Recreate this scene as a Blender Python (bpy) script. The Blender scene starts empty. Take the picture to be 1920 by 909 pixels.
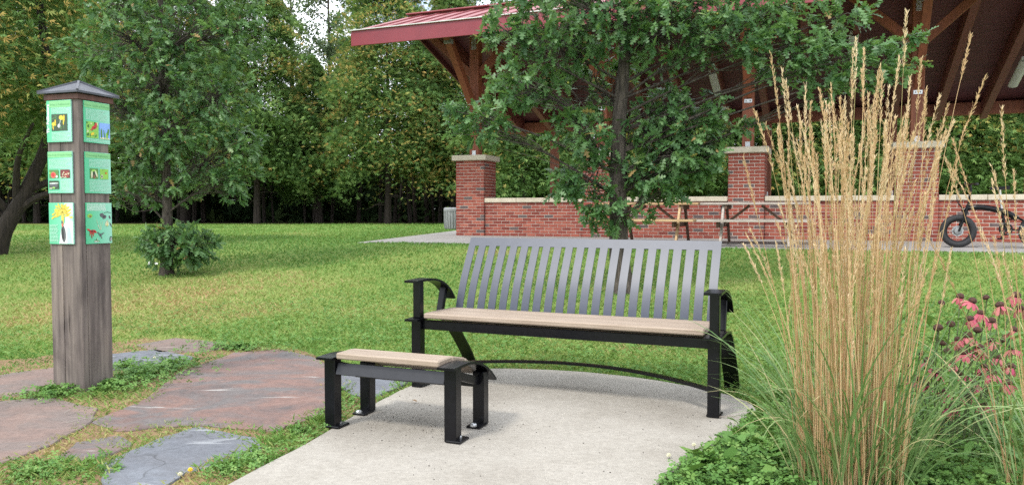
import bpy, math, random
import numpy as np
from mathutils import Vector, Matrix
random.seed(7); RNG = np.random.default_rng(11)
SC = bpy.context.scene; COL = SC.collection

# ---------------------------------------------------------------- camera, sky, sun, exposure
CAM_H, F_PX, PITCH = 1.10, 1440.0, math.radians(2.28)
cam = bpy.data.cameras.new('camera'); cam.sensor_width = 36.0; cam.lens = 36.0 * F_PX / 1920.0
cam.clip_start = 0.05; cam.clip_end = 900.0
cam_ob = bpy.data.objects.new('camera', cam); COL.objects.link(cam_ob)
cam_ob.location = (0, 0, CAM_H); cam_ob.rotation_euler = (math.pi / 2 - PITCH, 0, 0); SC.camera = cam_ob

SUN_EL, SUN_AZ = math.radians(52), math.radians(222)      # azimuth clockwise from +Y: behind the camera, to the left
world = bpy.data.worlds.new('World'); SC.world = world; world.use_nodes = True
wt = world.node_tree; wt.nodes.clear()
w_out = wt.nodes.new('ShaderNodeOutputWorld'); w_bg = wt.nodes.new('ShaderNodeBackground')
w_sky = wt.nodes.new('ShaderNodeTexSky'); w_sky.sky_type = 'NISHITA'; w_sky.sun_disc = False
w_sky.sun_elevation = SUN_EL; w_sky.sun_rotation = SUN_AZ; w_sky.air_density = 1.0; w_sky.dust_density = 1.5
w_tc = wt.nodes.new('ShaderNodeTexCoord'); w_no = wt.nodes.new('ShaderNodeTexNoise')
w_no.inputs['Scale'].default_value = 3.2; w_no.inputs['Detail'].default_value = 7; w_no.inputs['Roughness'].default_value = 0.58
w_rp = wt.nodes.new('ShaderNodeValToRGB'); w_rp.color_ramp.elements[0].position = 0.30; w_rp.color_ramp.elements[1].position = 0.50
w_mx = wt.nodes.new('ShaderNodeMix'); w_mx.data_type = 'RGBA'
w_mx.inputs['B'].default_value = (8.6, 9.0, 9.6, 1)
wt.links.new(w_tc.outputs['Generated'], w_no.inputs['Vector']); wt.links.new(w_no.outputs['Fac'], w_rp.inputs['Fac'])
wt.links.new(w_rp.outputs['Color'], w_mx.inputs['Factor']); wt.links.new(w_sky.outputs['Color'], w_mx.inputs['A'])
wt.links.new(w_mx.outputs['Result'], w_bg.inputs['Color']); w_bg.inputs['Strength'].default_value = 0.14
wt.links.new(w_bg.outputs['Background'], w_out.inputs['Surface'])
sun = bpy.data.lights.new('sun', 'SUN'); sun.energy = 1.5; sun.angle = math.radians(10); sun.color = (1.0, 0.955, 0.88)
sun_ob = bpy.data.objects.new('sun', sun); COL.objects.link(sun_ob)
sd = Vector((math.sin(SUN_AZ) * math.cos(SUN_EL), math.cos(SUN_AZ) * math.cos(SUN_EL), math.sin(SUN_EL)))
sun_ob.rotation_euler = (-sd).to_track_quat('-Z', 'Y').to_euler(); sun_ob.location = sd * 40
SC.view_settings.view_transform = 'Standard'; SC.view_settings.look = 'None'
SC.view_settings.exposure = 0.92; SC.view_settings.gamma = 1.0; SC.view_settings.use_curve_mapping = False
SC.cycles.use_denoising = False; SC.cycles.max_bounces = 8; SC.cycles.transparent_max_bounces = 4
SC.cycles.sample_clamp_indirect = 6.0

# ---------------------------------------------------------------- helpers: objects
def tag(o, label=None, cat=None, group=None, kind=None):
    if label: o['label'] = label
    if cat: o['category'] = cat
    if group: o['group'] = group
    if kind: o['kind'] = kind
    return o
def empty(name, loc=(0, 0, 0), rz=0.0):
    o = bpy.data.objects.new(name, None); COL.objects.link(o); o.location = loc; o.rotation_euler = (0, 0, rz)
    o.empty_display_size = 0.1
    return o
def link(name, me, mat=None, parent=None):
    o = bpy.data.objects.new(name, me); COL.objects.link(o)
    if mat is not None and len(me.materials) == 0: me.materials.append(mat)
    if parent is not None: o.parent = parent
    return o
def mesh_np(name, V, F, tint=None, smooth=False):
    V = np.asarray(V, dtype=np.float32); F = np.asarray(F, dtype=np.int32)
    me = bpy.data.meshes.new(name); n, k = F.shape
    me.vertices.add(len(V)); me.vertices.foreach_set('co', V.ravel())
    me.loops.add(n * k); me.loops.foreach_set('vertex_index', F.ravel())
    me.polygons.add(n); me.polygons.foreach_set('loop_start', np.arange(0, n * k, k, dtype=np.int32))
    if smooth: me.polygons.foreach_set('use_smooth', np.ones(n, dtype=bool))
    me.update(calc_edges=True)
    if tint is not None:
        a = me.attributes.new('tint', 'FLOAT', 'POINT'); a.data.foreach_set('value', np.asarray(tint, dtype=np.float32))
    return me
class MB:
    """collects shapes; build() makes ONE mesh object"""
    def __init__(s): s.v = []; s.f = []; s.t = []
    def add(s, vs, fs, tint=0.0):
        b = len(s.v); s.v += [tuple(p) for p in vs]; s.f += [tuple(b + i for i in f) for f in fs]; s.t += [tint] * len(vs); return s
    def box(s, c, d, ch=0.0, M=None, tint=0.0):
        x, y, z = d[0] / 2, d[1] / 2, d[2] / 2
        if ch <= 0:
            vs = [(sx * x, sy * y, sz * z) for sx in (-1, 1) for sy in (-1, 1) for sz in (-1, 1)]
            fs = [(0, 1, 3, 2), (4, 6, 7, 5), (0, 4, 5, 1), (2, 3, 7, 6), (0, 2, 6, 4), (1, 5, 7, 3)]
        else:
            vs = []; idx = {}
            for sx in (-1, 1):
                for sy in (-1, 1):
                    for sz in (-1, 1):
                        for ax in range(3):
                            p = [sx * (x - ch), sy * (y - ch), sz * (z - ch)]
                            p[ax] = (sx * x, sy * y, sz * z)[ax]
                            idx[(sx, sy, sz, ax)] = len(vs); vs.append(tuple(p))
            fs = []
            for ax in range(3):
                o1, o2 = [(1, 2), (2, 0), (0, 1)][ax]
                for sg in (-1, 1):
                    q = []
                    for (u, w) in ((-1, -1), (1, -1), (1, 1), (-1, 1)):
                        k = [0, 0, 0]; k[ax] = sg; k[o1] = u; k[o2] = w; q.append(idx[(k[0], k[1], k[2], ax)])
                    fs.append(tuple(q if sg > 0 else q[::-1]))
            for ax in range(3):       # edges along axis ax
                o1, o2 = [(1, 2), (2, 0), (0, 1)][ax]
                for u in (-1, 1):
                    for w in (-1, 1):
                        k0 = [0, 0, 0]; k0[o1] = u; k0[o2] = w; k1 = list(k0); k0[ax] = -1; k1[ax] = 1
                        q = [idx[(*k0, o1)], idx[(*k1, o1)], idx[(*k1, o2)], idx[(*k0, o2)]]
                        fs.append(tuple(q if u * w < 0 else q[::-1]))
            for sx in (-1, 1):
                for sy in (-1, 1):
                    for sz in (-1, 1):
                        q = [idx[(sx, sy, sz, a)] for a in range(3)]
                        fs.append(tuple(q if sx * sy * sz > 0 else q[::-1]))
        if M is not None: vs = [tuple(M @ Vector(p)) for p in vs]
        return s.add([(p[0] + c[0], p[1] + c[1], p[2] + c[2]) for p in vs], fs, tint)
    def bar(s, p, q, w, h, ch=0.0, up=(0, 0, 1), tint=0.0):
        p, q = Vector(p), Vector(q); d = (q - p); L = d.length; d.normalize(); u = Vector(up)
        x = d.cross(u)
        if x.length < 1e-5: x = d.cross(Vector((1, 0, 0)))
        x.normalize(); n = x.cross(d)
        M = Matrix((x, d, n)).transposed()
        return s.box((p + q) / 2, (w, L, h), ch, M, tint)
    def tube(s, pts, rad, n=8, cap=True, tint=0.0):
        pts = [Vector(p) for p in pts]; m = len(pts)
        if not hasattr(rad, '__len__'): rad = [rad] * m
        vs = []; ref = Vector((0.13, 0.27, 0.95))
        for i in range(m):
            d = (pts[min(i + 1, m - 1)] - pts[max(i - 1, 0)]).normalized()
            x = d.cross(ref)
            if x.length < 1e-3: x = d.cross(Vector((1, 0, 0)))
            x.normalize(); y = x.cross(d)
            for k in range(n):
                a = 2 * math.pi * k / n
                vs.append(tuple(pts[i] + (x * math.cos(a) + y * math.sin(a)) * rad[i]))
        fs = [(i * n + k, (i + 1) * n + k, (i + 1) * n + (k + 1) % n, i * n + (k + 1) % n) for i in range(m - 1) for k in range(n)]
        if cap: fs += [tuple(range(n)), tuple(range((m - 1) * n, m * n))[::-1]]
        return s.add(vs, fs, tint)
    def lathe(s, prof, n=24, M=None, tint=0.0, closed=False):
        vs = []
        for (r, z) in prof:
            for k in range(n):
                a = 2 * math.pi * k / n; vs.append((r * math.cos(a), r * math.sin(a), z))
        m = len(prof)
        fs = [(i * n + k, i * n + (k + 1) % n, ((i + 1) % m) * n + (k + 1) % n, ((i + 1) % m) * n + k) for i in range(m if closed else m - 1) for k in range(n)]
        if not closed:
            if prof[0][0] > 1e-6: fs.append(tuple(range(n))[::-1])
            if prof[-1][0] > 1e-6: fs.append(tuple(range((m - 1) * n, m * n)))
        if M is not None: vs = [tuple(M @ Vector(p)) for p in vs]
        return s.add(vs, fs, tint)
    def strap(s, path, a0, a1, th, tint=0.0):
        """flat bar: path is (b, z) points, wide from a0 to a1, thickness th"""
        m = len(path); vs = []
        for i in range(m):
            p0 = Vector(path[max(i - 1, 0)]); p1 = Vector(path[min(i + 1, m - 1)]); d = (p1 - p0).normalized(); nrm = Vector((-d.y, d.x))
            for sg in (-0.5, 0.5):
                b, z = path[i][0] + nrm.x * th * sg, path[i][1] + nrm.y * th * sg
                vs += [(a0, b, z), (a1, b, z)]
        fs = []
        for i in range(m - 1):
            o, q = i * 4, i * 4 + 4
            fs += [(o, o + 1, q + 1, q), (o + 2, q + 2, q + 3, o + 3), (o, q, q + 2, o + 2), (o + 1, o + 3, q + 3, q + 1)]
        fs += [(0, 2, 3, 1), ((m - 1) * 4, (m - 1) * 4 + 1, (m - 1) * 4 + 3, (m - 1) * 4 + 2)]
        return s.add(vs, fs, tint)
    def prism(s, poly, z0, z1, tint=0.0, inset=0.0):
        n = len(poly); cx = sum(p[0] for p in poly) / n; cy = sum(p[1] for p in poly) / n
        def ins(p):
            d = math.hypot(p[0] - cx, p[1] - cy) or 1; k = 1 - inset / d
            return (cx + (p[0] - cx) * k, cy + (p[1] - cy) * k)
        zz = (lambda p, z: z(p[0], p[1]) if callable(z) else z)
        top = [(*ins(p), zz(p, z1)) for p in poly]; mid = [(p[0], p[1], zz(p, z1) - inset) for p in poly]; bot = [(p[0], p[1], zz(p, z0)) for p in poly]
        fs = [tuple(range(n)), tuple(range(2 * n, 3 * n))[::-1]]
        for i in range(n):
            j = (i + 1) % n; fs += [(n + i, n + j, j, i), (2 * n + i, 2 * n + j, n + j, n + i)]
        return s.add(top + mid + bot, fs, tint)
    def build(s, name, mat, parent=None, smooth=False, tint=False):
        me = bpy.data.meshes.new(name); me.from_pydata(s.v, [], s.f); me.update()
        if smooth:
            me.polygons.foreach_set('use_smooth', np.ones(len(me.polygons), dtype=bool)); me.set_sharp_from_angle(angle=math.radians(38))
        if tint:
            a = me.attributes.new('tint', 'FLOAT', 'POINT'); a.data.foreach_set('value', np.array(s.t, dtype=np.float32))
        return link(name, me, mat, parent)
def smooth_path(pts, n=6):
    """Catmull-Rom through pts"""
    P = [Vector(p) for p in pts]; out = []
    for i in range(len(P) - 1):
        p0 = P[max(i - 1, 0)]; p1 = P[i]; p2 = P[i + 1]; p3 = P[min(i + 2, len(P) - 1)]
        for k in range(n):
            t = k / n
            out.append(0.5 * ((2 * p1) + (p2 - p0) * t + (2 * p0 - 5 * p1 + 4 * p2 - p3) * t * t + (3 * p1 - p0 - 3 * p2 + p3) * t ** 3))
    out.append(P[-1]); return out
def smooth_ring(pts, n=4, jit=0.0):
    P = [Vector(p) for p in pts]; out = []; m = len(P)
    for i in range(m):
        p0, p1, p2, p3 = P[(i - 1) % m], P[i], P[(i + 1) % m], P[(i + 2) % m]
        for k in range(n):
            t = k / n
            q = 0.5 * ((2 * p1) + (p2 - p0) * t + (2 * p0 - 5 * p1 + 4 * p2 - p3) * t * t + (3 * p1 - p0 - 3 * p2 + p3) * t ** 3)
            out.append((q.x + random.uniform(-jit, jit), q.y + random.uniform(-jit, jit)))
    return out
def unit(a): return a / np.maximum(np.linalg.norm(a, axis=-1, keepdims=True), 1e-9)
def frames(d, up):
    """columns x, y(=d), z"""
    d = unit(d); x = unit(np.cross(d, up)); z = np.cross(x, d)
    return np.stack([x, d, z], axis=-1)
def stamp(T, TF, R, s, P, tint=None):
    """copies template verts T / faces TF with rotations R (m,3,3), scales s (m,), places P (m,3)"""
    m, n = len(P), len(T)
    V = np.einsum('mij,nj->mni', R, T) * np.asarray(s)[:, None, None] + P[:, None, :]
    F = TF[None] + (np.arange(m) * n)[:, None, None]
    return V.reshape(-1, 3), F.reshape(-1, TF.shape[1]), (None if tint is None else np.repeat(tint, n))
def vnoise(x, y, sc, seed=0):
    x = np.asarray(x) * sc + 37.1 * seed; y = np.asarray(y) * sc + 11.7 * seed
    xi = np.floor(x); yi = np.floor(y); fx = x - xi; fy = y - yi
    h = lambda a, b: np.modf(np.abs(np.sin(a * 127.1 + b * 311.7 + seed * 17.3) * 43758.5453))[0]
    sx = fx * fx * (3 - 2 * fx); sy = fy * fy * (3 - 2 * fy)
    return (h(xi, yi) * (1 - sx) + h(xi + 1, yi) * sx) * (1 - sy) + (h(xi, yi + 1) * (1 - sx) + h(xi + 1, yi + 1) * sx) * sy
def inside(x, y, poly):
    c = np.zeros(len(x), bool); n = len(poly)
    for i in range(n):
        x1, y1 = poly[i]; x2, y2 = poly[(i + 1) % n]
        if y1 == y2: continue
        c ^= ((y1 > y) != (y2 > y)) & (x < (x2 - x1) * (y - y1) / (y2 - y1) + x1)
    return c

# ---------------------------------------------------------------- the lie of the land
QA = math.radians(22.0); AX = (math.cos(QA), -math.sin(QA)); BX = (math.sin(QA), math.cos(QA))
PAV = (-0.955, 17.4)
def ground_z(x, y):
    q = np.asarray(x) * BX[0] + np.asarray(y) * BX[1]
    t = np.clip((q - 4.9) / (12.6 - 4.9), 0, 1)
    return 0.5 * (0.6 * t * t * (3 - 2 * t) + 0.4 * t)
def ray(px, py):
    u = (px - 960) / F_PX; v = (454.5 - py) / F_PX
    return Vector((u, math.cos(PITCH) + math.sin(PITCH) * v, -math.sin(PITCH) + math.cos(PITCH) * v))
def at(px, py, Y):
    d = ray(px, py); return Vector((0, 0, CAM_H)) + d * (Y / d.y)
def on_ground(px, py, z=None):
    d = ray(px, py); t = 4.0
    for _ in range(40):
        p = d * t; zz = float(ground_z(p.x, p.y)) if z is None else z
        t = 0.5 * t + 0.5 * (zz - CAM_H) / d.z
    p = d * t; return (p.x, p.y)
def pav_to_world(a, b, z=0): return Vector((PAV[0] + AX[0] * a + BX[0] * b, PAV[1] + AX[1] * a + BX[1] * b, z))

# ---------------------------------------------------------------- materials
def new_mat(name):
    m = bpy.data.materials.new(name); m.use_nodes = True; nt = m.node_tree
    return m, nt, nt.nodes['Principled BSDF'], nt.nodes['Material Output']
def lk(nt, a, b): nt.links.new(a, b)
def ramp(nt, fac, stops):
    r = nt.nodes.new('ShaderNodeValToRGB'); e = r.color_ramp.elements
    e[0].position, e[0].color = stops[0][0], (*stops[0][1], 1); e[1].position, e[1].color = stops[-1][0], (*stops[-1][1], 1)
    for p, c in stops[1:-1]:
        k = e.new(p); k.color = (*c, 1)
    lk(nt, fac, r.inputs['Fac']); return r.outputs['Color']
def noise(nt, scale, detail=5, rough=0.55, stretch=None, coord='Object', dist=0.0):
    tc = nt.nodes.new('ShaderNodeTexCoord'); n = nt.nodes.new('ShaderNodeTexNoise'); out = tc.outputs[coord]
    if stretch:
        mp = nt.nodes.new('ShaderNodeMapping'); mp.inputs['Scale'].default_value = stretch; lk(nt, out, mp.inputs['Vector']); out = mp.outputs['Vector']
    lk(nt, out, n.inputs['Vector']); n.inputs['Scale'].default_value = scale; n.inputs['Detail'].default_value = detail
    n.inputs['Roughness'].default_value = rough; n.inputs['Distortion'].default_value = dist
    return n.outputs['Fac']
def bump(nt, b, h, strength=0.3, dist=0.01):
    n = nt.nodes.new('ShaderNodeBump'); n.inputs['Strength'].default_value = strength; n.inputs['Distance'].default_value = dist
    lk(nt, h, n.inputs['Height']); lk(nt, n.outputs['Normal'], b.inputs['Normal'])
def mixc(nt, fac, a, b, mode='MIX'):
    m = nt.nodes.new('ShaderNodeMix'); m.data_type = 'RGBA'; m.blend_type = mode
    for s, v in (('Factor', fac), ('A', a), ('B', b)):
        if hasattr(v, 'is_output'): lk(nt, v, m.inputs[s])
        elif s == 'Factor': m.inputs[s].default_value = v
        else: m.inputs[s].default_value = (*v, 1)
    return m.outputs['Result']
def attr(nt, name='tint'):
    a = nt.nodes.new('ShaderNodeAttribute'); a.attribute_name = name; return a.outputs['Fac']
def simple(name, stops, rough=0.6, scale=8, detail=5, stretch=None, bumpk=0.0, bscale=60, metallic=0.0, coord='Object', spec=0.5, coat=0.0, rand=0.0, bdist=0.01):
    m, nt, b, o = new_mat(name)
    c = ramp(nt, noise(nt, scale, detail, 0.6, stretch, coord), stops)
    if rand > 0:
        oi = nt.nodes.new('ShaderNodeObjectInfo'); r = nt.nodes.new('ShaderNodeMapRange')
        r.inputs['To Min'].default_value = 1 - rand; r.inputs['To Max'].default_value = 1 + rand; lk(nt, oi.outputs['Random'], r.inputs['Value'])
        h = nt.nodes.new('ShaderNodeHueSaturation'); lk(nt, r.outputs['Result'], h.inputs['Value']); lk(nt, c, h.inputs['Color']); c = h.outputs['Color']
    lk(nt, c, b.inputs['Base Color']); b.inputs['Roughness'].default_value = rough; b.inputs['Metallic'].default_value = metallic
    b.inputs['Specular IOR Level'].default_value = spec; b.inputs['Coat Weight'].default_value = coat
    if bumpk > 0: bump(nt, b, noise(nt, bscale, 4, 0.6, stretch, coord), bumpk, bdist)
    return m
def leafy(name, stops, rough=0.5, trans=0.3, tcol=None, spec=0.35):
    """colour by the leaf's own tint value, light passes through"""
    m, nt, b, o = new_mat(name)
    c = ramp(nt, attr(nt), stops); lk(nt, c, b.inputs['Base Color']); b.inputs['Roughness'].default_value = rough
    b.inputs['Specular IOR Level'].default_value = spec
    t = nt.nodes.new('ShaderNodeBsdfTranslucent'); lk(nt, mixc(nt, 0.5, c, tcol or (0.18, 0.26, 0.04)), t.inputs['Color'])
    mx = nt.nodes.new('ShaderNodeMixShader'); mx.inputs['Fac'].default_value = trans
    lk(nt, b.outputs['BSDF'], mx.inputs[1]); lk(nt, t.outputs['BSDF'], mx.inputs[2]); lk(nt, mx.outputs['Shader'], o.inputs['Surface'])
    return m
M = {}
M['black'] = simple('black_powder_coat', [(0.3, (0.0025, 0.0025, 0.0035)), (0.7, (0.005, 0.005, 0.007))], 0.26, 30, bumpk=0.08, bscale=500, spec=0.28, bdist=0.002)
M['backplate'] = simple('black_coat_sky_sheen', [(0.3, (0.03772, 0.04592, 0.06724)), (0.7, (0.04756, 0.05576, 0.08036))], 0.38, 14, bumpk=0.12, bscale=420, spec=0.45, bdist=0.002)  # black paint; the sky it reflects is mixed into the base colour
M['apron'] = simple('black_coat_grey_sheen', [(0.3, (0.012, 0.012, 0.015)), (0.7, (0.018, 0.018, 0.022))], 0.35, 30, spec=0.5)  # black coat lightened: its grey reflection is part of the base colour
M['steel'] = simple('galvanised_steel', [(0.3, (0.42, 0.43, 0.44)), (0.7, (0.6, 0.61, 0.62))], 0.38, 40, metallic=0.85)
M['seatwood'] = simple('tan_composite_board', [(0.25, (0.2375, 0.1762, 0.1256)), (0.5, (0.3182, 0.2467, 0.1861)), (0.8, (0.3895, 0.3172, 0.25))], 0.62, 5, 8, (1, 14, 14), 0.3, 40, rand=0.06)
M['postwood'] = simple('weathered_grey_wood', [(0.22, (0.05581, 0.04364, 0.03856)), (0.42, (0.1268, 0.1015, 0.09133)), (0.6, (0.1928, 0.1573, 0.137)), (0.85, (0.274, 0.2283, 0.1928))], 0.85, 2.2, 9, (16, 16, 0.8), 0.6, 3, rand=0.12)
nt = M['postwood'].node_tree; b = nt.nodes['Principled BSDF']; src = b.inputs['Base Color'].links[0].from_socket
st_ = ramp(nt, noise(nt, 3.2, 6, 0.6, (1.5, 1.5, 0.8), 'Object', 0.6), [(0.34, (0.5, 0.49, 0.5)), (0.54, (1, 1, 1)), (0.75, (1.2, 1.16, 1.1))])
sp_ = ramp(nt, noise(nt, 5.0, 3, 0.5, (9, 9, 0.35)), [(0.30, (0.25, 0.22, 0.2)), (0.345, (1, 1, 1))])
lk(nt, mixc(nt, 1.0, mixc(nt, 0.85, src, st_, 'MULTIPLY'), sp_, 'MULTIPLY'), b.inputs['Base Color'])
M['trimwood'] = simple('reddish_wood', [(0.25, (0.06, 0.028, 0.022)), (0.7, (0.14, 0.062, 0.048))], 0.7, 4, 8, (8, 8, 1), 0.3, 5)
M['roofmetal'] = simple('dark_roof_sheet', [(0.3, (0.051, 0.0527, 0.06375)), (0.55, (0.085, 0.08925, 0.1062)), (0.75, (0.1275, 0.1318, 0.153))], 0.45, 7, metallic=0.35)
M['concrete'] = None
M['redmetal'] = simple('red_painted_metal', [(0.3, (0.1785, 0.0153, 0.0238)), (0.7, (0.221, 0.0221, 0.0306))], 0.36, 3, spec=0.6)
M['redroof'] = simple('red_roof_metal', [(0.3, (0.2232, 0.0468, 0.054)), (0.7, (0.2736, 0.072, 0.0756))], 0.5, 3, metallic=0.0)
M['timber'] = simple('red_stained_timber', [(0.25, (0.15, 0.042, 0.020)), (0.55, (0.23, 0.066, 0.030)), (0.8, (0.30, 0.098, 0.045))], 0.62, 3, 8, (6, 6, 0.7), 0.3, 6, rand=0.08)
M['rafterwood'] = simple('maroon_stained_rafters', [(0.25, (0.1381, 0.0425, 0.03188)), (0.6, (0.2019, 0.06375, 0.04781)), (0.8, (0.255, 0.085, 0.06375))], 0.6, 3, 8, (6, 6, 0.7), 0.25, 6, rand=0.1)
M['deckwood'] = simple('red_brown_deck', [(0.25, (0.1008, 0.0288, 0.03024)), (0.6, (0.1512, 0.04464, 0.04608)), (0.8, (0.1944, 0.0648, 0.06336))], 0.6, 2, 8, (1, 10, 10), 0.25, 6, rand=0.14)
M['coping'] = simple('cream_cast_stone', [(0.3, (0.46, 0.4048, 0.3036)), (0.7, (0.5888, 0.5244, 0.414))], 0.8, 6, bumpk=0.2, rand=0.05)
M['mortar'] = simple('pale_mortar', [(0.3, (0.41, 0.3362, 0.2788)), (0.7, (0.5248, 0.4428, 0.3772))], 0.95, 14, bumpk=0.3)
M['brick'] = simple('red_brick', [(0.3, (0.1848, 0.0368, 0.0234)), (0.55, (0.252, 0.05704, 0.036)), (0.8, (0.3024, 0.08464, 0.054))], 0.85, 9, bumpk=0.5, bscale=50, rand=0.2)
M['brick_dark'] = simple('dark_brick', [(0.3, (0.065, 0.045, 0.045)), (0.7, (0.12, 0.085, 0.08))], 0.8, 9, bumpk=0.4, rand=0.2)
m, nt, b, o = new_mat('brickwork_far'); M['brick_far'] = m
c = ramp(nt, attr(nt), [(0.0, (0.16, 0.031, 0.021)), (0.5, (0.245, 0.055, 0.036)), (0.92, (0.31, 0.09, 0.058)), (0.93, (0.08, 0.055, 0.055)), (1.0, (0.11, 0.08, 0.075))])
lk(nt, mixc(nt, 0.6, c, ramp(nt, noise(nt, 9), [(0.25, (0.4, 0.4, 0.4)), (0.7, (0.62, 0.62, 0.62))]), 'OVERLAY'), b.inputs['Base Color']); b.inputs['Roughness'].default_value = 0.87
# concrete with broom marks, blotches, specks
m, nt, b, o = new_mat('broomed_concrete'); M['concrete'] = m
c1 = ramp(nt, noise(nt, 1.9, 9, 0.68, None, 'Object', 0.4), [(0.25, (0.2538, 0.2296, 0.1974)), (0.5, (0.3182, 0.294, 0.2578)), (0.8, (0.3706, 0.3464, 0.3102))])
c2 = ramp(nt, noise(nt, 170, 3, 0.7), [(0.25, (0.20, 0.19, 0.17)), (0.42, (0.48, 0.48, 0.48)), (0.75, (0.72, 0.71, 0.70))])
c3 = ramp(nt, noise(nt, 48, 5, 0.75, (1, 1, 1)), [(0.3, (0.38, 0.37, 0.36)), (0.5, (0.5, 0.5, 0.5)), (0.7, (0.62, 0.62, 0.61))])
c4 = ramp(nt, noise(nt, 16, 4, 0.7, (1, 7, 1)), [(0.3, (0.44, 0.44, 0.43)), (0.7, (0.56, 0.56, 0.56))])
lk(nt, mixc(nt, 0.8, mixc(nt, 0.65, mixc(nt, 0.5, c1, c2, 'OVERLAY'), c3, 'OVERLAY'), c4, 'OVERLAY'), b.inputs['Base Color']); b.inputs['Roughness'].default_value = 0.92
bump(nt, b, noise(nt, 9, 5, 0.7, (26, 3, 1)), 0.6, 0.006)
M['slab'] = simple('pavilion_concrete', [(0.25, (0.232, 0.22, 0.208)), (0.55, (0.288, 0.276, 0.26)), (0.8, (0.336, 0.324, 0.304))], 0.9, 1.5, 8, bumpk=0.2, bscale=80)
def stone(name, a, b_, c_, vein=(0.34, 0.32, 0.30), edge=(0.15, 0.14, 0.135)):
    m, nt, b, o = new_mat(name)
    base = ramp(nt, noise(nt, 2.0, 8, 0.65, (1, 1, 1), 'Object', 1.0), [(0.3, a), (0.5, b_), (0.72, c_)])
    patchy = ramp(nt, noise(nt, 1.3, 5, 0.6, (1, 1.4, 1), 'Object', 1.6), [(0.44, (0, 0, 0)), (0.58, (1, 1, 1))])
    base = mixc(nt, patchy, base, edge)
    crack = nt.nodes.new('ShaderNodeTexVoronoi'); crack.feature = 'DISTANCE_TO_EDGE'; crack.inputs['Scale'].default_value = 1.9
    tcx = nt.nodes.new('ShaderNodeTexCoord'); wn = nt.nodes.new('ShaderNodeTexNoise'); wn.inputs['Scale'].default_value = 3.0; lk(nt, tcx.outputs['Object'], wn.inputs['Vector'])
    ad = nt.nodes.new('ShaderNodeVectorMath'); ad.operation = 'MULTIPLY_ADD'; ad.inputs[1].default_value = (0.5, 0.5, 0.0); lk(nt, wn.outputs['Color'], ad.inputs[0]); lk(nt, tcx.outputs['Object'], ad.inputs[2]); lk(nt, ad.outputs['Vector'], crack.inputs['Vector'])
    cr = ramp(nt, crack.outputs['Distance'], [(0.0, (0.22, 0.21, 0.2)), (0.012, (1, 1, 1))])
    gate = ramp(nt, noise(nt, 1.1, 3), [(0.50, (0, 0, 0)), (0.60, (0.6, 0.6, 0.6))])
    base = mixc(nt, gate, base, mixc(nt, 1.0, base, cr, 'MULTIPLY'))
    fine = ramp(nt, noise(nt, 38, 6, 0.75), [(0.25, (0.28, 0.28, 0.28)), (0.75, (0.70, 0.70, 0.70))])
    v = ramp(nt, noise(nt, 3.1, 6, 0.5, (0.55, 2.6, 1), 'Object', 0.8), [(0.655, (0, 0, 0)), (0.70, (1, 1, 1))])
    c = mixc(nt, v, mixc(nt, 0.7, base, fine, 'OVERLAY'), vein)
    lk(nt, c, b.inputs['Base Color']); b.inputs['Roughness'].default_value = 0.7
    bump(nt, b, noise(nt, 7, 8, 0.65, (1, 1.8, 1), 'Object', 0.7), 0.6, 0.02); return m
M['stone_red'] = stone('red_flagstone', (0.1052, 0.08528, 0.082), (0.1947, 0.1151, 0.0943), (0.2337, 0.1492, 0.123), edge=(0.135, 0.118, 0.114))
M['stone_blue'] = stone('blue_grey_flagstone', (0.1066, 0.1148, 0.1353), (0.1435, 0.1533, 0.1763), (0.1804, 0.1927, 0.2173), (0.246, 0.2542, 0.2706), edge=(0.1312, 0.1353, 0.1517))
M['stone_brown'] = stone('brown_flagstone', (0.125, 0.098, 0.088), (0.20, 0.135, 0.112), (0.245, 0.17, 0.142), (0.28, 0.22, 0.19), edge=(0.165, 0.13, 0.115))
M['soil'] = simple('soil_and_dry_thatch', [(0.3, (0.128, 0.076, 0.04)), (0.5, (0.216, 0.132, 0.068)), (0.7, (0.264, 0.192, 0.088))], 0.95, 9, 8, bumpk=0.6, bscale=60)
# lawn ground under the blades
m, nt, b, o = new_mat('lawn_ground'); M['lawn'] = m
geo = nt.nodes.new('ShaderNodeNewGeometry')
def gnoise(sc, det=6, rg=0.6):
    n = nt.nodes.new('ShaderNodeTexNoise'); lk(nt, geo.outputs['Position'], n.inputs['Vector']); n.inputs['Scale'].default_value = sc
    n.inputs['Detail'].default_value = det; n.inputs['Roughness'].default_value = rg; return n.outputs['Fac']
g1 = ramp(nt, gnoise(24, 6, 0.7), [(0.3, (0.085, 0.125, 0.032)), (0.5, (0.17, 0.225, 0.06)), (0.72, (0.28, 0.30, 0.10))])
g2 = ramp(nt, gnoise(0.32, 5), [(0.36, (0.11, 0.19, 0.04)), (0.5, (0.16, 0.22, 0.05)), (0.66, (0.26, 0.25, 0.08))])
lawn_c = mixc(nt, 0.5, g1, g2)
sep = nt.nodes.new('ShaderNodeSeparateXYZ'); lk(nt, geo.outputs['Position'], sep.inputs['Vector'])
mr = nt.nodes.new('ShaderNodeMapRange'); mr.inputs['From Min'].default_value = 38.5; mr.inputs['From Max'].default_value = 41.0
lk(nt, sep.outputs['Y'], mr.inputs['Value'])
litter = ramp(nt, gnoise(3, 6), [(0.3, (0.03, 0.024, 0.014)), (0.7, (0.075, 0.055, 0.03))])  # leaf litter, coloured dark to carry the shade under the trees
lk(nt, mixc(nt, mr.outputs['Result'], lawn_c, litter), b.inputs['Base Color']); b.inputs['Roughness'].default_value = 0.95
b.inputs['Specular IOR Level'].default_value = 0.1; bump(nt, b, gnoise(60, 4), 0.5, 0.02)
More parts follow.
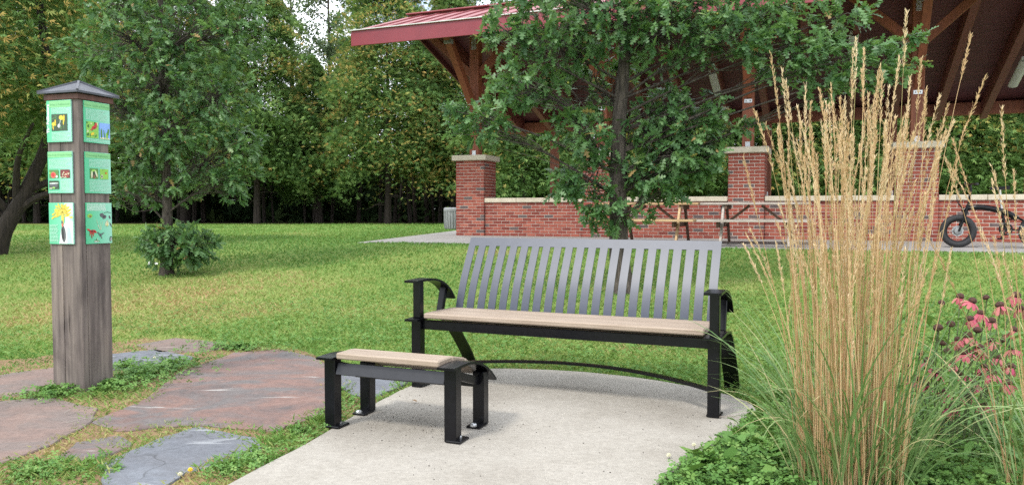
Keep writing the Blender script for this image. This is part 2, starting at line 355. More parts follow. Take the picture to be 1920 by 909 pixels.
M['grass'] = leafy('grass_blades', [(0.0, (0.095, 0.215, 0.045)), (0.35, (0.170, 0.315, 0.070)), (0.6, (0.31, 0.375, 0.115)), (0.8, (0.45, 0.37, 0.165)), (1.0, (0.46, 0.28, 0.145))], 0.6, 0.32, spec=0.2)
M['clover'] = leafy('clover_leaves', [(0.0, (0.065, 0.16, 0.034)), (0.5, (0.125, 0.26, 0.055)), (1.0, (0.21, 0.33, 0.085))], 0.55, 0.22, spec=0.3)
M['oakleaf'] = leafy('oak_leaves', [(0.0, (0.040, 0.105, 0.036)), (0.35, (0.080, 0.180, 0.060)), (0.7, (0.145, 0.270, 0.098)), (0.93, (0.24, 0.37, 0.18)), (0.97, (0.30, 0.36, 0.10)), (1.0, (0.36, 0.24, 0.10))], 0.42, 0.38, (0.20, 0.34, 0.05), spec=0.4)
M['cedar'] = leafy('cedar_sprays', [(0.0, (0.055, 0.122, 0.038)), (0.4, (0.135, 0.245, 0.070)), (0.68, (0.235, 0.345, 0.10)), (0.80, (0.34, 0.34, 0.10)), (0.9, (0.50, 0.37, 0.11)), (1.0, (0.55, 0.35, 0.11))], 0.7, 0.34, spec=0.15)
M['poplar'] = leafy('poplar_leaves', [(0.0, (0.08, 0.13, 0.07)), (0.6, (0.15, 0.215, 0.115)), (1.0, (0.24, 0.29, 0.13))], 0.6, 0.3)
M['woods'] = leafy('shade_darkened_foliage', [(0.0, (0.012, 0.026, 0.010)), (0.6, (0.03, 0.06, 0.02)), (1.0, (0.06, 0.09, 0.03))], 0.8, 0.1, spec=0.1)  # cedar foliage with the wood's shade put into its colour
M['bark'] = simple('oak_bark', [(0.28, (0.022, 0.017, 0.013)), (0.5, (0.070, 0.056, 0.044)), (0.75, (0.14, 0.115, 0.092))], 0.92, 3.0, 8, (14, 14, 2.2), 1.0, 3.4, bdist=0.04)
M['cedarbark'] = simple('cedar_bark', [(0.3, (0.016, 0.012, 0.010)), (0.7, (0.05, 0.037, 0.029))], 0.95, 2, 8, (12, 12, 0.8), 0.6, 3, bdist=0.03)
M['straw'] = leafy('straw_stalks', [(0.0, (0.24, 0.26, 0.09)), (0.10, (0.34, 0.29, 0.12)), (0.16, (0.38, 0.225, 0.11)), (0.5, (0.56, 0.385, 0.205)), (1.0, (0.72, 0.56, 0.34))], 0.6, 0.15, (0.5, 0.33, 0.13), spec=0.3)
M['plume'] = leafy('seed_plumes', [(0.0, (0.54, 0.36, 0.185)), (0.5, (0.68, 0.51, 0.30)), (1.0, (0.80, 0.66, 0.45))], 0.75, 0.25, (0.55, 0.38, 0.18), spec=0.2)
M['blade'] = leafy('reed_grass_leaves', [(0.0, (0.08, 0.17, 0.05)), (0.5, (0.17, 0.28, 0.095)), (0.8, (0.28, 0.36, 0.15)), (1.0, (0.58, 0.47, 0.26))], 0.5, 0.25, spec=0.4)
M['petal'] = leafy('coneflower_petals', [(0.0, (0.50, 0.07, 0.15)), (0.5, (0.58, 0.15, 0.18)), (0.8, (0.58, 0.24, 0.20)), (1.0, (0.42, 0.20, 0.14))], 0.6, 0.3, (0.6, 0.15, 0.2))
M['cone'] = simple('dark_seed_cone', [(0.3, (0.020, 0.010, 0.008)), (0.7, (0.10, 0.035, 0.018))], 0.8, 120, bumpk=0.9, bscale=160, bdist=0.004)
M['stem'] = simple('green_stem', [(0.3, (0.05, 0.075, 0.025)), (0.7, (0.09, 0.12, 0.04))], 0.7, 30)
M['tyre'] = simple('tyre_rubber', [(0.3, (0.012, 0.012, 0.013)), (0.7, (0.022, 0.022, 0.024))], 0.7, 60, bumpk=0.6, bscale=70)
M['oldwood'] = simple('grey_picnic_wood', [(0.25, (0.2125, 0.1812, 0.1562)), (0.5, (0.3375, 0.2937, 0.2562)), (0.8, (0.45, 0.4, 0.35))], 0.85, 2.5, 8, (2, 12, 12), 0.4, 5, rand=0.14)
M['yellowwood'] = simple('yellowed_picnic_wood', [(0.25, (0.297, 0.1815, 0.088)), (0.5, (0.418, 0.275, 0.143)), (0.8, (0.484, 0.363, 0.22))], 0.8, 2.5, 8, (2, 12, 12), 0.4, 5, rand=0.14)
M['legwood'] = simple('brown_table_legs', [(0.25, (0.085, 0.05, 0.034)), (0.6, (0.15, 0.09, 0.06)), (0.8, (0.21, 0.14, 0.095))], 0.85, 2.5, 8, (6, 6, 6), 0.3, 6, rand=0.2)
M['white'] = simple('white_plastic', [(0.3, (0.51, 0.51, 0.476)), (0.7, (0.612, 0.612, 0.578))], 0.5, 4)
M['grey'] = simple('grey_metal_mesh', [(0.3, (0.16, 0.165, 0.17)), (0.7, (0.30, 0.31, 0.31))], 0.7, 20, bumpk=0.4)
M['acorn'] = simple('acorn_green', [(0.3, (0.20, 0.22, 0.03)), (0.7, (0.34, 0.32, 0.05))], 0.5, 20)
M['deadleaf'] = leafy('dead_leaves', [(0.0, (0.16, 0.085, 0.045)), (1.0, (0.36, 0.24, 0.13))], 0.8, 0.1)

# ---------------------------------------------------------------- outlines on the ground (metres)
G = lambda pts, z=0.0: [on_ground(x, y, z) for x, y in pts]
PAD = smooth_ring(G([(300, 985), (425, 909), (500, 868), (600, 815), (690, 762), (770, 722), (850, 698), (930, 690), (1060, 694), (1180, 705), (1290, 722), (1385, 745), (1420, 770), (1385, 797), (1330, 838), (1262, 880), (1215, 930), (1175, 985)], 0.03), 4, 0.004)
STONES = [  # outline in the photograph, material, thickness above the soil
    ([(186, 792), (290, 748), (335, 705), (388, 684), (440, 665), (522, 659), (582, 672), (622, 700), (628, 765), (566, 790), (510, 808), (450, 804), (380, 796), (300, 801), (232, 808)], 'stone_red', 0.014),
    ([(640, 702), (690, 690), (775, 700), (752, 722), (702, 748), (656, 738)], 'stone_blue', 0.016),
    ([(212, 872), (296, 831), (370, 807), (468, 828), (478, 846), (432, 866), (352, 884), (300, 925), (205, 925)], 'stone_blue', 0.013),
    ([(-60, 762), (90, 751), (176, 772), (152, 800), (92, 834), (30, 862), (-60, 882)], 'stone_brown', 0.014),
    ([(118, 862), (150, 836), (214, 824), (236, 840), (190, 856), (140, 872)], 'stone_red', 0.012),
    ([(-60, 722), (20, 703), (105, 692), (128, 712), (60, 738), (-60, 750)], 'stone_brown', 0.012),
    ([(205, 668), (290, 659), (352, 672), (338, 686), (262, 692), (205, 694)], 'stone_blue', 0.014),
    ([(262, 649), (330, 637), (400, 644), (428, 652), (382, 660), (306, 661)], 'stone_brown', 0.014)]
def rough_ring(pts, n, jit, grow):
    m = len(pts); cx = sum(p[0] for p in pts) / m; cy = sum(p[1] for p in pts) / m; out = []
    for i in range(m):
        (x0, y0), (x1, y1) = pts[i], pts[(i + 1) % m]
        for k in range(n):
            t = k / n; x, y = x0 + (x1 - x0) * t, y0 + (y1 - y0) * t; r = math.hypot(x - cx, y - cy); g = 1 + grow / r
            out.append((cx + (x - cx) * g + random.uniform(-jit, jit), cy + (y - cy) * g + random.uniform(-jit, jit)))
    return out
STONE_POLY = [rough_ring(G(s[0]), 4, 0.010, 0.035) for s in STONES]
SOIL = smooth_ring(G([(-80, 940), (-80, 690), (60, 672), (230, 640), (340, 630), (440, 648), (560, 655), (640, 690), (760, 698), (700, 760), (600, 820), (480, 880), (400, 940)]), 3)
SLAB = [(a, b) for a, b in ((-0.95, -2.75), (14.5, -2.75), (14.5, 8.0), (-0.75, 8.0))]
SLAB_W = [tuple(pav_to_world(a, b))[:2] for a, b in SLAB]

# ---------------------------------------------------------------- ground
xs = np.unique(np.concatenate([np.linspace(-160, -20, 15), np.arange(-20, 20.01, 0.4), np.linspace(20, 160, 15)]))
ys = np.unique(np.concatenate([np.arange(-6, 22.01, 0.4), np.linspace(22, 60, 20), np.linspace(60, 320, 14)]))
gx, gy = np.meshgrid(xs, ys); V = np.stack([gx.ravel(), gy.ravel(), ground_z(gx, gy).ravel()], 1)
V[:, 2] -= np.where(inside(V[:, 0], V[:, 1], SLAB_W), 0.08, 0)
nx = len(xs); ii = np.arange((len(ys) - 1) * nx).reshape(-1, nx)[:, :-1].ravel()
tag(link('ground', mesh_np('ground', V, np.stack([ii, ii + 1, ii + nx + 1, ii + nx], 1), smooth=True), M['lawn']), kind='structure')
path = MB().prism(SOIL, -0.06, 0.004).build('flagstone_path', M['soil']); tag(path, kind='structure')
for (pts, mt, th), poly in zip(STONES, STONE_POLY):
    MB().prism(poly, -0.05, th, inset=0.006).build('flagstone', M[mt], path)
tag(MB().prism(PAD, -0.10, 0.030, inset=0.008).build('concrete_path', M['concrete']), kind='structure')
sl = [(-0.95, -2.75), (14.5, -2.75), (14.5, 8.0), (-0.95, 8.0)]
slab_z = lambda a, b: 0.512 + min(max((b + 2.75) / 2.75, 0), 1) * 0.05
b_ = MB(); b_.add([(x, y, slab_z(x, y)) for x, y in ((-0.95, -2.75), (14.5, -2.75), (14.5, 0.0), (-0.95, 0.0), (14.5, 8.0), (-0.95, 8.0))] + [(x, y, 0.3) for x, y in ((-0.95, -2.75), (14.5, -2.75), (14.5, 8.0), (-0.95, 8.0))],
          [(0, 1, 2, 3), (3, 2, 4, 5), (0, 6, 7, 1), (1, 7, 8, 4, 2), (4, 8, 9, 5), (5, 9, 6, 0, 3)])
slab = b_.build('pavilion_pavement', M['slab']); slab.location = (PAV[0], PAV[1], 0); slab.rotation_euler = (0, 0, -QA); tag(slab, kind='structure')
lp = [(-3.0, 14.85), (-2.78, 14.72), (-1.55, 17.3), (-0.3, 20.2), (-0.3, 24.5), (-1.75, 24.5)]
tag(MB().prism(lp, 0.3, lambda x, y: 0.509).build('side_pavement', M['slab']), kind='structure')

# ---------------------------------------------------------------- pavilion
pav = empty('pavilion', (PAV[0], PAV[1], 0), -QA)
tag(pav, 'open timber picnic pavilion with red metal roof and brick piers and walls', 'pavilion')
FZ = 0.562; CH = 0.0677; BL = 0.2032; PW = 0.69; PIERS = [0, 3, 6, 9, 12]; NC = 25
PIER_TOP = FZ + NC * CH; CAP_TOP = PIER_TOP + 0.12
brick_data = {}
def brick_mesh(L, kind):
    key = (round(L, 3), kind)
    if key not in brick_data:
        me = bpy.data.meshes.new('brick'); q = MB().box((0, 0, 0), (L, 0.09, CH - 0.0125), 0.003); me.from_pydata(q.v, [], q.f); me.update()
        me.materials.append(M['brick_dark' if kind else 'brick']); brick_data[key] = me
    return brick_data[key]
rest = MB(); n_single = 0
def brick_row(parent, x0, x1, z, odd, face_y, single, side=None):
    """one course of bricks between x0 and x1 on a face; side = (x of the face, +1/-1) lays it along y instead"""
    global n_single
    x = x0; first = True
    while x < x1 - 0.02:
        L = BL - 0.0115
        if first and odd: L = BL / 2 - 0.0115
        first = False
        if x + L > x1: L = x1 - x
        if x1 - (x + L) < 0.035: L = x1 - x
        mid = x + L / 2; jit = random.uniform(-0.0022, 0.0022); dark = random.random() < 0.07
        if side is None: c, rz = (mid, face_y + 0.045 + jit, z), 0
        else: c, rz = (side[0] - side[1] * (0.045 + jit), mid, z), math.pi / 2
        if single and n_single < 300:
            n_single += 1
            Lq = round(L / 0.01) * 0.01 if abs(L - (BL - 0.0115)) > 0.002 else L
            o = bpy.data.objects.new('brick', brick_mesh(Lq, dark)); COL.objects.link(o); o.parent = parent; o.location = c; o.rotation_euler = (0, 0, rz)
        else:
            rest.box(c, (L, 0.09, CH - 0.0125) if side is None else (0.09, L, CH - 0.0125), 0, None, random.uniform(0.94, 1) if dark else random.uniform(0, 0.9))
        x += L + 0.0115
for k, a in enumerate(PIERS):
    core = MB().box((a, PW / 2, (FZ - 0.1 + PIER_TOP) / 2), (PW - 0.012, PW - 0.012, PIER_TOP - FZ + 0.1)).build('brick_pier', M['mortar'], pav)
    MB().box((a, PW / 2, PIER_TOP + 0.06), (PW + 0.15, PW + 0.15, 0.12), 0.012).build('pier_cap', M['coping'], core)
    for c in range(NC):
        z = FZ + (c + 0.5) * CH
        brick_row(core, a - PW / 2, a + PW / 2, z, c % 2, 0.0, k == 2 or (k == 3 and c > 12))
        brick_row(core, 0.09 + 0.0095, PW, z, (c + 1) % 2, 0, False, (a + PW / 2, 1))
        brick_row(core, 0.09 + 0.0095, PW, z, (c + 1) % 2, 0, False, (a - PW / 2, -1))
WC = 11; WALL_TOP = FZ + WC * CH
for k in range(4):
    x0, x1 = PIERS[k] + PW / 2, PIERS[k + 1] - PW / 2
    core = MB().box(((x0 + x1) / 2, 0.06 + 0.16, (FZ - 0.1 + WALL_TOP) / 2), (x1 - x0 - 0.002, 0.32 - 0.012, WALL_TOP - FZ + 0.1)).build('brick_wall', M['mortar'], pav)
    for s in range(3):
        L = (x1 - x0 - 0.004) / 3
        MB().box((x0 + 0.002 + (s + 0.5) * L, 0.06 + 0.16, WALL_TOP + 0.05), (L - 0.006, 0.40, 0.10), 0.01).build('wall_coping', M['coping'], core)
    for c in range(WC):
        brick_row(core, x0 + 0.004, x1 - 0.004, FZ + (c + 0.5) * CH, c % 2, 0.06, k == 3)
for (x0, x1) in ((-0.345, 3.5), (3.5, 7.5), (7.5, 12.345)):      # rear wall
    core = MB().box(((x0 + x1) / 2, 5.94, FZ + 0.45 - 0.05), (x1 - x0, 0.34, 0.9)).build('rear_brick_wall', M['brick_far'], pav)
    MB().box(((x0 + x1) / 2, 5.94, FZ + 0.90), (x1 - x0 - 0.006, 0.42, 0.10), 0.01).build('wall_coping', M['coping'], core)
tag(rest.build('brickwork', M['brick_far'], pav, tint=True), kind='stuff')
# timber frame
RB, RZ = 0.31, 5.70                   # ridge line
EB, SLF = -2.03, 0.355                # front eave, front slope
HB, SLR = 6.20, 0.315                 # rear eave, rear slope
A0, A1 = -1.75, 13.6
HZ = 3.46
for a in PIERS:
    p = MB().box((a, 0.345, (CAP_TOP + 5.30) / 2), (0.22, 0.22, 5.30 - CAP_TOP), 0.008).build('post', M['timber'], pav)
    MB().box((a, 0.345 - 0.115, CAP_TOP + 0.06), (0.09, 0.008, 0.12)).build('base_plate', M['steel'], p)
    MB().box((a, 0.345 - 0.116, 3.30), (0.15, 0.010, 0.075), 0.003).build('bolt_plate', M['steel'], p)
    for s in (-0.04, 0.04): MB().lathe([(0.014, -0.006), (0.014, 0.006)], 8, Matrix.Translation((a + s, 0.345 - 0.123, 3.30)) @ Matrix.Rotation(math.pi / 2, 4, 'X')).build('bolt', M['grey'], p)
    MB().box((a, 0.345 - 0.116, 4.95), (0.12, 0.010, 0.34), 0.003).build('bolt_plate', M['steel'], p)
    q = MB().bar((a, 0.25, 3.42), (a, -1.15, 4.86), 0.14, 0.18, 0.006).build('front_brace', M['timber'], pav)
    MB().box((a, -1.05, 4.70), (0.16, 0.16, 0.1), 0.004).build('brace_bracket', M['grey'], q)
    MB().bar((a, 0.44, 3.42), (a, 1.55, 4.75), 0.14, 0.18, 0.006).build('rear_brace', M['timber'], pav)
    for s in (-1, 1): MB().bar((a + s * 0.1, 0.345, 4.25), (a + s * 1.15, 0.345, 5.20), 0.14, 0.16, 0.006).build('knee_brace', M['timber'], pav)
    p = MB().box((a, 5.94, (FZ + 0.95 + HZ) / 2), (0.22, 0.22, HZ - FZ - 0.95), 0.008).build('rear_post', M['timber'], pav)
    MB().box((a, 5.94 - 0.115, FZ + 0.95 + 0.06), (0.09, 0.008, 0.12)).build('base_plate', M['steel'], p)
MB().box(((A0 + A1) / 2 + 0.1, 0.345, 5.32), (A1 - A0 - 0.35, 0.20, 0.32), 0.008).build('ridge_beam', M['timber'], pav)
MB().box(((A0 + A1) / 2 + 0.1, 5.94, HZ + 0.15), (A1 - A0 - 0.35, 0.22, 0.30), 0.008).build('rear_header', M['timber'], pav)
zf = lambda b: RZ - SLF * (RB - b); zr = lambda b: RZ - SLR * (b - RB)     # top surface of the roof
for a in np.arange(-1.5, 13.5, 1.0):
    a = float(a) + 0.5
    MB().bar((a, RB + 0.08, zr(RB + 0.08) - 0.34), (a, HB - 0.14, zr(HB - 0.14) - 0.34), 0.15, 0.40, 0.006).build('rafter', M['rafterwood'], pav)
    MB().bar((a, RB - 0.08, zf(RB - 0.08) - 0.30), (a, EB + 0.06, zf(EB + 0.06) - 0.24), 0.13, 0.20, 0.006).build('front_rafter', M['timber'], pav)
db = 0.145
me_r = bpy.data.meshes.new('deck_board'); q = MB().box((0, 0, 0), (A1 - A0 - 0.06, db - 0.006, 0.04), 0.004); me_r.from_pydata(q.v, [], q.f); me_r.update(); me_r.materials.append(M['deckwood'])
for (s0, s1, fn, sgn) in ((RB + 0.02, HB, zr, -1), (EB + 0.04, RB - 0.02, zf, 1)):
    sl_ = SLR if sgn < 0 else SLF; ang = math.atan(sl_) * sgn; stp = db * math.cos(ang); bb = s0 + stp / 2
    while bb < s1 - stp / 2:
        o = bpy.data.objects.new('deck_board', me_r); COL.objects.link(o); o.parent = pav
        o.location = ((A0 + A1) / 2, bb, fn(bb) - 0.10); o.rotation_euler = (ang, 0, 0); bb += stp
# metal roof: front slope panel by panel, standing seams
pw = 0.44; n_p = int((A1 - A0) / pw) + 1
fl = math.hypot(RB - EB + 0.03, SLF * (RB - EB + 0.03))
q = MB().box((0, 0, 0), (pw - 0.004, fl, 0.02)).box((pw / 2 - 0.012, 0, 0.022), (0.016, fl, 0.03), 0.003)
me_p = bpy.data.meshes.new('roof_panel'); me_p.from_pydata(q.v, [], q.f); me_p.update(); me_p.materials.append(M['redroof'])
for i in range(n_p):
    o = bpy.data.objects.new('roof_panel', me_p); COL.objects.link(o); o.parent = pav
    bm_ = (RB + EB - 0.03) / 2; o.location = (A0 + (i + 0.5) * pw, bm_, zf(bm_) - 0.02); o.rotation_euler = (math.atan(SLF), 0, 0)
A1r = A0 + n_p * pw
MB().bar(((A0 + A1r) / 2, RB + 0.03, zr(RB + 0.03) - 0.02), ((A0 + A1r) / 2, HB + 0.03, zr(HB + 0.03) - 0.02), A1r - A0, 0.02).build('rear_roof_sheet', M['redroof'], pav)
for i in range(int((A1r - A0) / 2.2)):
    MB().box((A0 + i * 2.2 + 1.1, RB, RZ + 0.035), (2.19, 0.22, 0.03), 0.006).build('ridge_cap', M['redroof'], pav)
MB().box(((A0 + A1r) / 2, EB - 0.02, zf(EB) - 0.185), (A1r - A0, 0.035, 0.29), 0.004).build('fascia', M['redmetal'], pav)
MB().box(((A0 + A1r) / 2, EB - 0.05, zf(EB) - 0.012), (A1r - A0 + 0.02, 0.05, 0.018)).build('eave_glint', M['white'], pav)  # white strip painting the light reflected along the eave edge
MB().bar((A0 + 0.03, EB + 0.02, zf(EB + 0.02) - 0.16), (A0 + 0.03, RB, zf(RB) - 0.16), 0.035, 0.24).build('rake_board', M['redmetal'], pav)
MB().bar((A0 + 0.03, RB, zr(RB) - 0.16), (A0 + 0.03, HB, zr(HB) - 0.16), 0.035, 0.24).build('rake_board', M['deckwood'], pav)
MB().box(((A0 + A1r) / 2, HB + 0.02, zr(HB) - 0.14), (A1r - A0, 0.03, 0.24)).build('rear_fascia', M['redmetal'], pav)
MB().box((PIERS[2] - PW / 2 - 0.10, 0.045, FZ + 0.60), (0.07, 0.03, 0.11), 0.006).build('outlet_box', M['black'], pav)

# strip lights under the roof
def strip_light(a, b, label):
    z = zr(b) - 0.56; e = empty('strip_light', tuple(pav_to_world(a, b, z)), -QA); tag(e, label, 'light fixture', 'strip lights under the pavilion roof')
    h = MB().box((0, 0, 0.06), (0.16, 1.25, 0.07), 0.01).build('housing', M['white'], e)
    n = 10; V_ = []
    mbx = MB(); mbx.strap([(0.095 * math.cos(math.pi * k / n), 0.025 - 0.055 * math.sin(math.pi * k / n)) for k in range(n + 1)], -0.6, 0.6, 0.006)
    d = mbx.build('diffuser', M['white'], e, True); d.rotation_euler = (0, 0, math.pi / 2)
    for s in (-0.35, 0.35): MB().box((0, s, 0.11), (0.05, 0.05, 0.08)).build('mount', M['grey'], h)
    e.rotation_euler = (-math.atan(SLR), 0, -QA)
strip_light(11.28, 3.75, 'white strip light under the pavilion roof near the picture edge above the bicycle')
strip_light(4.95, 3.4, 'white strip light under the pavilion roof behind the oak branches')
strip_light(7.95, 2.2, 'white strip light under the pavilion roof above the tall straw grass')

# ---------------------------------------------------------------- picnic tables
def table(a, b, wood, label):
    e = empty('picnic_table', tuple(pav_to_world(a, b, slab_z(a, b - 0.5))), -QA); tag(e, label, 'table', 'picnic tables along the pavilion wall')
    L = 1.78
    for i in range(5): MB().box((random.uniform(-.01, .01), (i - 2) * 0.148, 0.722), (L, 0.14, 0.038), 0.004).build('tabletop_board', M[wood], e)
    for s in (-1, 1):
        for i in range(2): MB().box((random.uniform(-.01, .01), s * (0.60 + i * 0.146), 0.43), (L, 0.138, 0.038), 0.004).build('bench_board', M[wood], e)
    for x in (-0.54, 0.54):
        for s in (-1, 1): MB().bar((x + 0.03, s * 0.70, 0.0), (x + 0.03, s * 0.24, 0.70), 0.04, 0.09, 0.003).build('leg', M['legwood' if s > 0 else wood], e)
        MB().box((x + 0.075, 0, 0.665), (0.04, 0.68, 0.075), 0.003).build('top_support', M['legwood'], e)
        MB().box((x - 0.015, 0, 0.36), (0.04, 1.44, 0.09), 0.003).build('bench_support', M['legwood'], e)
        sg = 1 if x > 0 else -1
        MB().bar((x - sg * 0.02, 0.0, 0.36), (sg * 0.10, 0.0, 0.69), 0.04, 0.085, 0.003, up=(0, 1, 0)).build('brace', M['legwood'], e)
    return e
T1 = table(4.50, -1.80, 'yellowwood', 'yellowish wooden picnic table partly behind the oak trunk')
T2 = table(6.33, -1.86, 'oldwood', 'grey weathered picnic table between the bench and the tall straw grass')

# ---------------------------------------------------------------- fat tyre bicycle
bk = empty('bicycle', tuple(pav_to_world(9.42, -1.70, slab_z(9.4, -1.7))), -QA); tag(bk, 'black folding bicycle with fat tyres leaning by the brick wall', 'bicycle')
RX = Matrix.Rotation(math.pi / 2, 4, 'X')
def wheel(x):
    T = Matrix.Translation((x, 0, 0.262)) @ RX
    w = MB().lathe([(0.213 + 0.050 * math.cos(t), 0.050 * math.sin(t)) for t in np.linspace(0, 2 * math.pi, 14, endpoint=False)], 40, T, closed=True).build('tyre', M['tyre'], bk, True)
    MB().lathe([(0.172, -0.032), (0.158, -0.030), (0.158, 0.030), (0.172, 0.032)], 32, T, closed=True).build('rim', M['black'], w, True)
    MB().lathe([(0.020, -0.06), (0.055, -0.045), (0.06, 0), (0.055, 0.045), (0.020, 0.06)], 20, T).build('hub', M['grey'] if x < 0.5 else M['black'], w, True)
    MB().lathe([(0.085, -0.051), (0.085, -0.048), (0.055, -0.048), (0.055, -0.051)], 24, T, closed=True).build('brake_disc', M['steel'], w)
    sp = MB()
    for k in range(18):
        a = 2 * math.pi * k / 18; s = 1 if k % 2 else -1; a2 = a + s * 0.5
        p0 = T @ Vector((0.052 * math.cos(a2), 0.052 * math.sin(a2), 0.035 * s)); p1 = T @ Vector((0.16 * math.cos(a), 0.16 * math.sin(a), 0.01 * s))
        sp.tube([p0, p1], 0.0016, 4)
    sp.build('spokes', M['steel'], w)
wheel(0.0); wheel(1.08)
q = MB()
for s in (-1, 1): q.tube([(0.0, s * 0.075, 0.262), (0.06, s * 0.075, 0.44), (0.10, s * 0.06, 0.555)], [0.016, 0.02, 0.02], 8)
q.bar((0.095, -0.08, 0.56), (0.095, 0.08, 0.56), 0.05, 0.04); q.build('fork', M['black'], bk, True)
MB().tube([(0.09, 0, 0.53), (0.135, 0, 0.68)], 0.028, 12).build('head_tube', M['black'], bk, True)
q = MB()
fp = smooth_path([(0.13, 0, 0.625), (0.30, 0, 0.64), (0.52, 0, 0.60), (0.70, 0, 0.53), (0.80, 0, 0.46)], 5)
q.tube(fp, [0.036] * 3 + [0.046] * (len(fp) - 3), 12); q.build('main_tube', M['black'], bk, True)
MB().tube([(0.60, 0, 0.56), (0.64, 0, 0.31)], 0.022, 10).build('seat_tube', M['black'], bk, True)
q = MB()
for s in (-1, 1):
    q.tube([(0.64, s * 0.05, 0.30), (0.90, s * 0.085, 0.275), (1.08, s * 0.09, 0.262)], 0.013, 8); q.tube([(0.78, s * 0.05, 0.50), (0.96, s * 0.085, 0.38), (1.08, s * 0.09, 0.262)], 0.011, 8)
q.build('rear_stays', M['black'], bk, True)
T = Matrix.Translation((0.64, -0.07, 0.30)) @ RX
MB().lathe([(0.090, -0.004), (0.098, 0), (0.090, 0.004), (0.070, 0.004), (0.070, -0.004)], 30, T, closed=True).build('chainring', M['black'], bk)
q = MB()
for k in range(5): q.bar((0.64, -0.07, 0.30), (0.64 + 0.075 * math.cos(k * 1.257), -0.07, 0.30 + 0.075 * math.sin(k * 1.257)), 0.014, 0.006, up=(0, 1, 0))
q.lathe([(0.03, -0.006), (0.03, 0.006)], 14, T); q.build('spider', M['black'], bk)
c = MB().bar((0.64, -0.10, 0.30), (0.57, -0.10, 0.155), 0.02, 0.025, 0.004).build('crank', M['black'], bk); MB().box((0.56, -0.15, 0.15), (0.09, 0.08, 0.022), 0.004).build('pedal', M['black'], c)
c = MB().bar((0.64, 0.10, 0.30), (0.71, 0.10, 0.445), 0.02, 0.025, 0.004).build('crank', M['black'], bk); MB().box((0.72, 0.15, 0.45), (0.09, 0.08, 0.022), 0.004).build('pedal', M['black'], c)
MB().bar((0.66, -0.075, 0.225), (1.08, -0.075, 0.232), 0.008, 0.01).bar((0.66, -0.075, 0.385), (1.08, -0.075, 0.29), 0.008, 0.01).build('chain', M['grey'], bk)
MB().tube([(0.59, 0, 0.62), (0.56, 0, 0.92)], 0.016, 10).build('seat_post', M['steel'], bk, True)
MB().add([(0.42, -0.02, 0.955), (0.42, 0.02, 0.955), (0.55, 0.04, 0.965), (0.55, -0.04, 0.965), (0.68, 0.085, 0.975), (0.68, -0.085, 0.975), (0.42, -0.02, 0.925), (0.42, 0.02, 0.925), (0.55, 0.04, 0.92), (0.55, -0.04, 0.92), (0.68, 0.085, 0.92), (0.68, -0.085, 0.92)],
         [(0, 3, 2, 1), (3, 5, 4, 2), (6, 7, 8, 9), (9, 8, 10, 11), (0, 1, 7, 6), (4, 5, 11, 10), (1, 2, 8, 7), (2, 4, 10, 8), (3, 0, 6, 9), (5, 3, 9, 11)]).build('saddle', M['black'], bk)
st = MB().tube([(0.135, 0, 0.68), (0.165, 0, 0.93), (0.155, 0, 1.0)], 0.018, 10).build('stem', M['black'], bk, True)
MB().tube(smooth_path([(0.20, -0.31, 1.0), (0.16, -0.15, 1.01), (0.15, 0, 1.0), (0.16, 0.15, 1.01), (0.20, 0.31, 1.0)], 4), 0.013, 8).build('handlebar', M['black'], bk, True)
for s in (-1, 1):
    MB().tube([(0.185, s * 0.22, 1.0), (0.205, s * 0.33, 1.0)], 0.019, 8).build('grip', M['tyre'], bk, True)
    MB().tube(smooth_path([(0.16, s * 0.16, 1.0), (0.02, s * 0.10, 0.93), (-0.02, s * 0.06, 0.75), (0.06, s * 0.03, 0.62)], 5), 0.005, 6).build('brake_cable', M['black'], bk, True)
MB().box((0.09, 0, 1.02), (0.03, 0.07, 0.05), 0.006).build('display', M['black'], bk)
MB().lathe([(0.03, -0.02), (0.036, 0.02)], 14, Matrix.Translation((0.06, 0, 0.60)) @ Matrix.Rotation(math.pi / 2, 4, 'Y')).build('headlamp', M['black'], bk)
MB().tube([(0.88, -0.09, 0.27), (0.93, -0.25, 0.0)], 0.009, 6).build('kickstand', M['black'], bk, True)

# ---------------------------------------------------------------- litter bin behind the pier
bn = empty('litter_bin', (at(849, 428, 26.0).x, 26.0, 0.505)); tag(bn, 'grey litter bin standing behind the end brick pier', 'bin')
MB().lathe([(0.25, 0.0), (0.27, 0.06), (0.29, 0.60), (0.28, 0.62)], 20).build('body', M['grey'], bn, True)
MB().lathe([(0.31, 0.62), (0.31, 0.70), (0.27, 0.74), (0.2, 0.74), (0.2, 0.70)], 20).build('rim', M['grey'], bn, True)
sl = MB()
for k in range(20):
    a = k * math.pi / 10; sl.bar((0.285 * math.cos(a), 0.285 * math.sin(a), 0.05), (0.30 * math.cos(a), 0.30 * math.sin(a), 0.60), 0.05, 0.012, up=(math.cos(a), math.sin(a), 0))
sl.build('slats', M['grey'], bn)

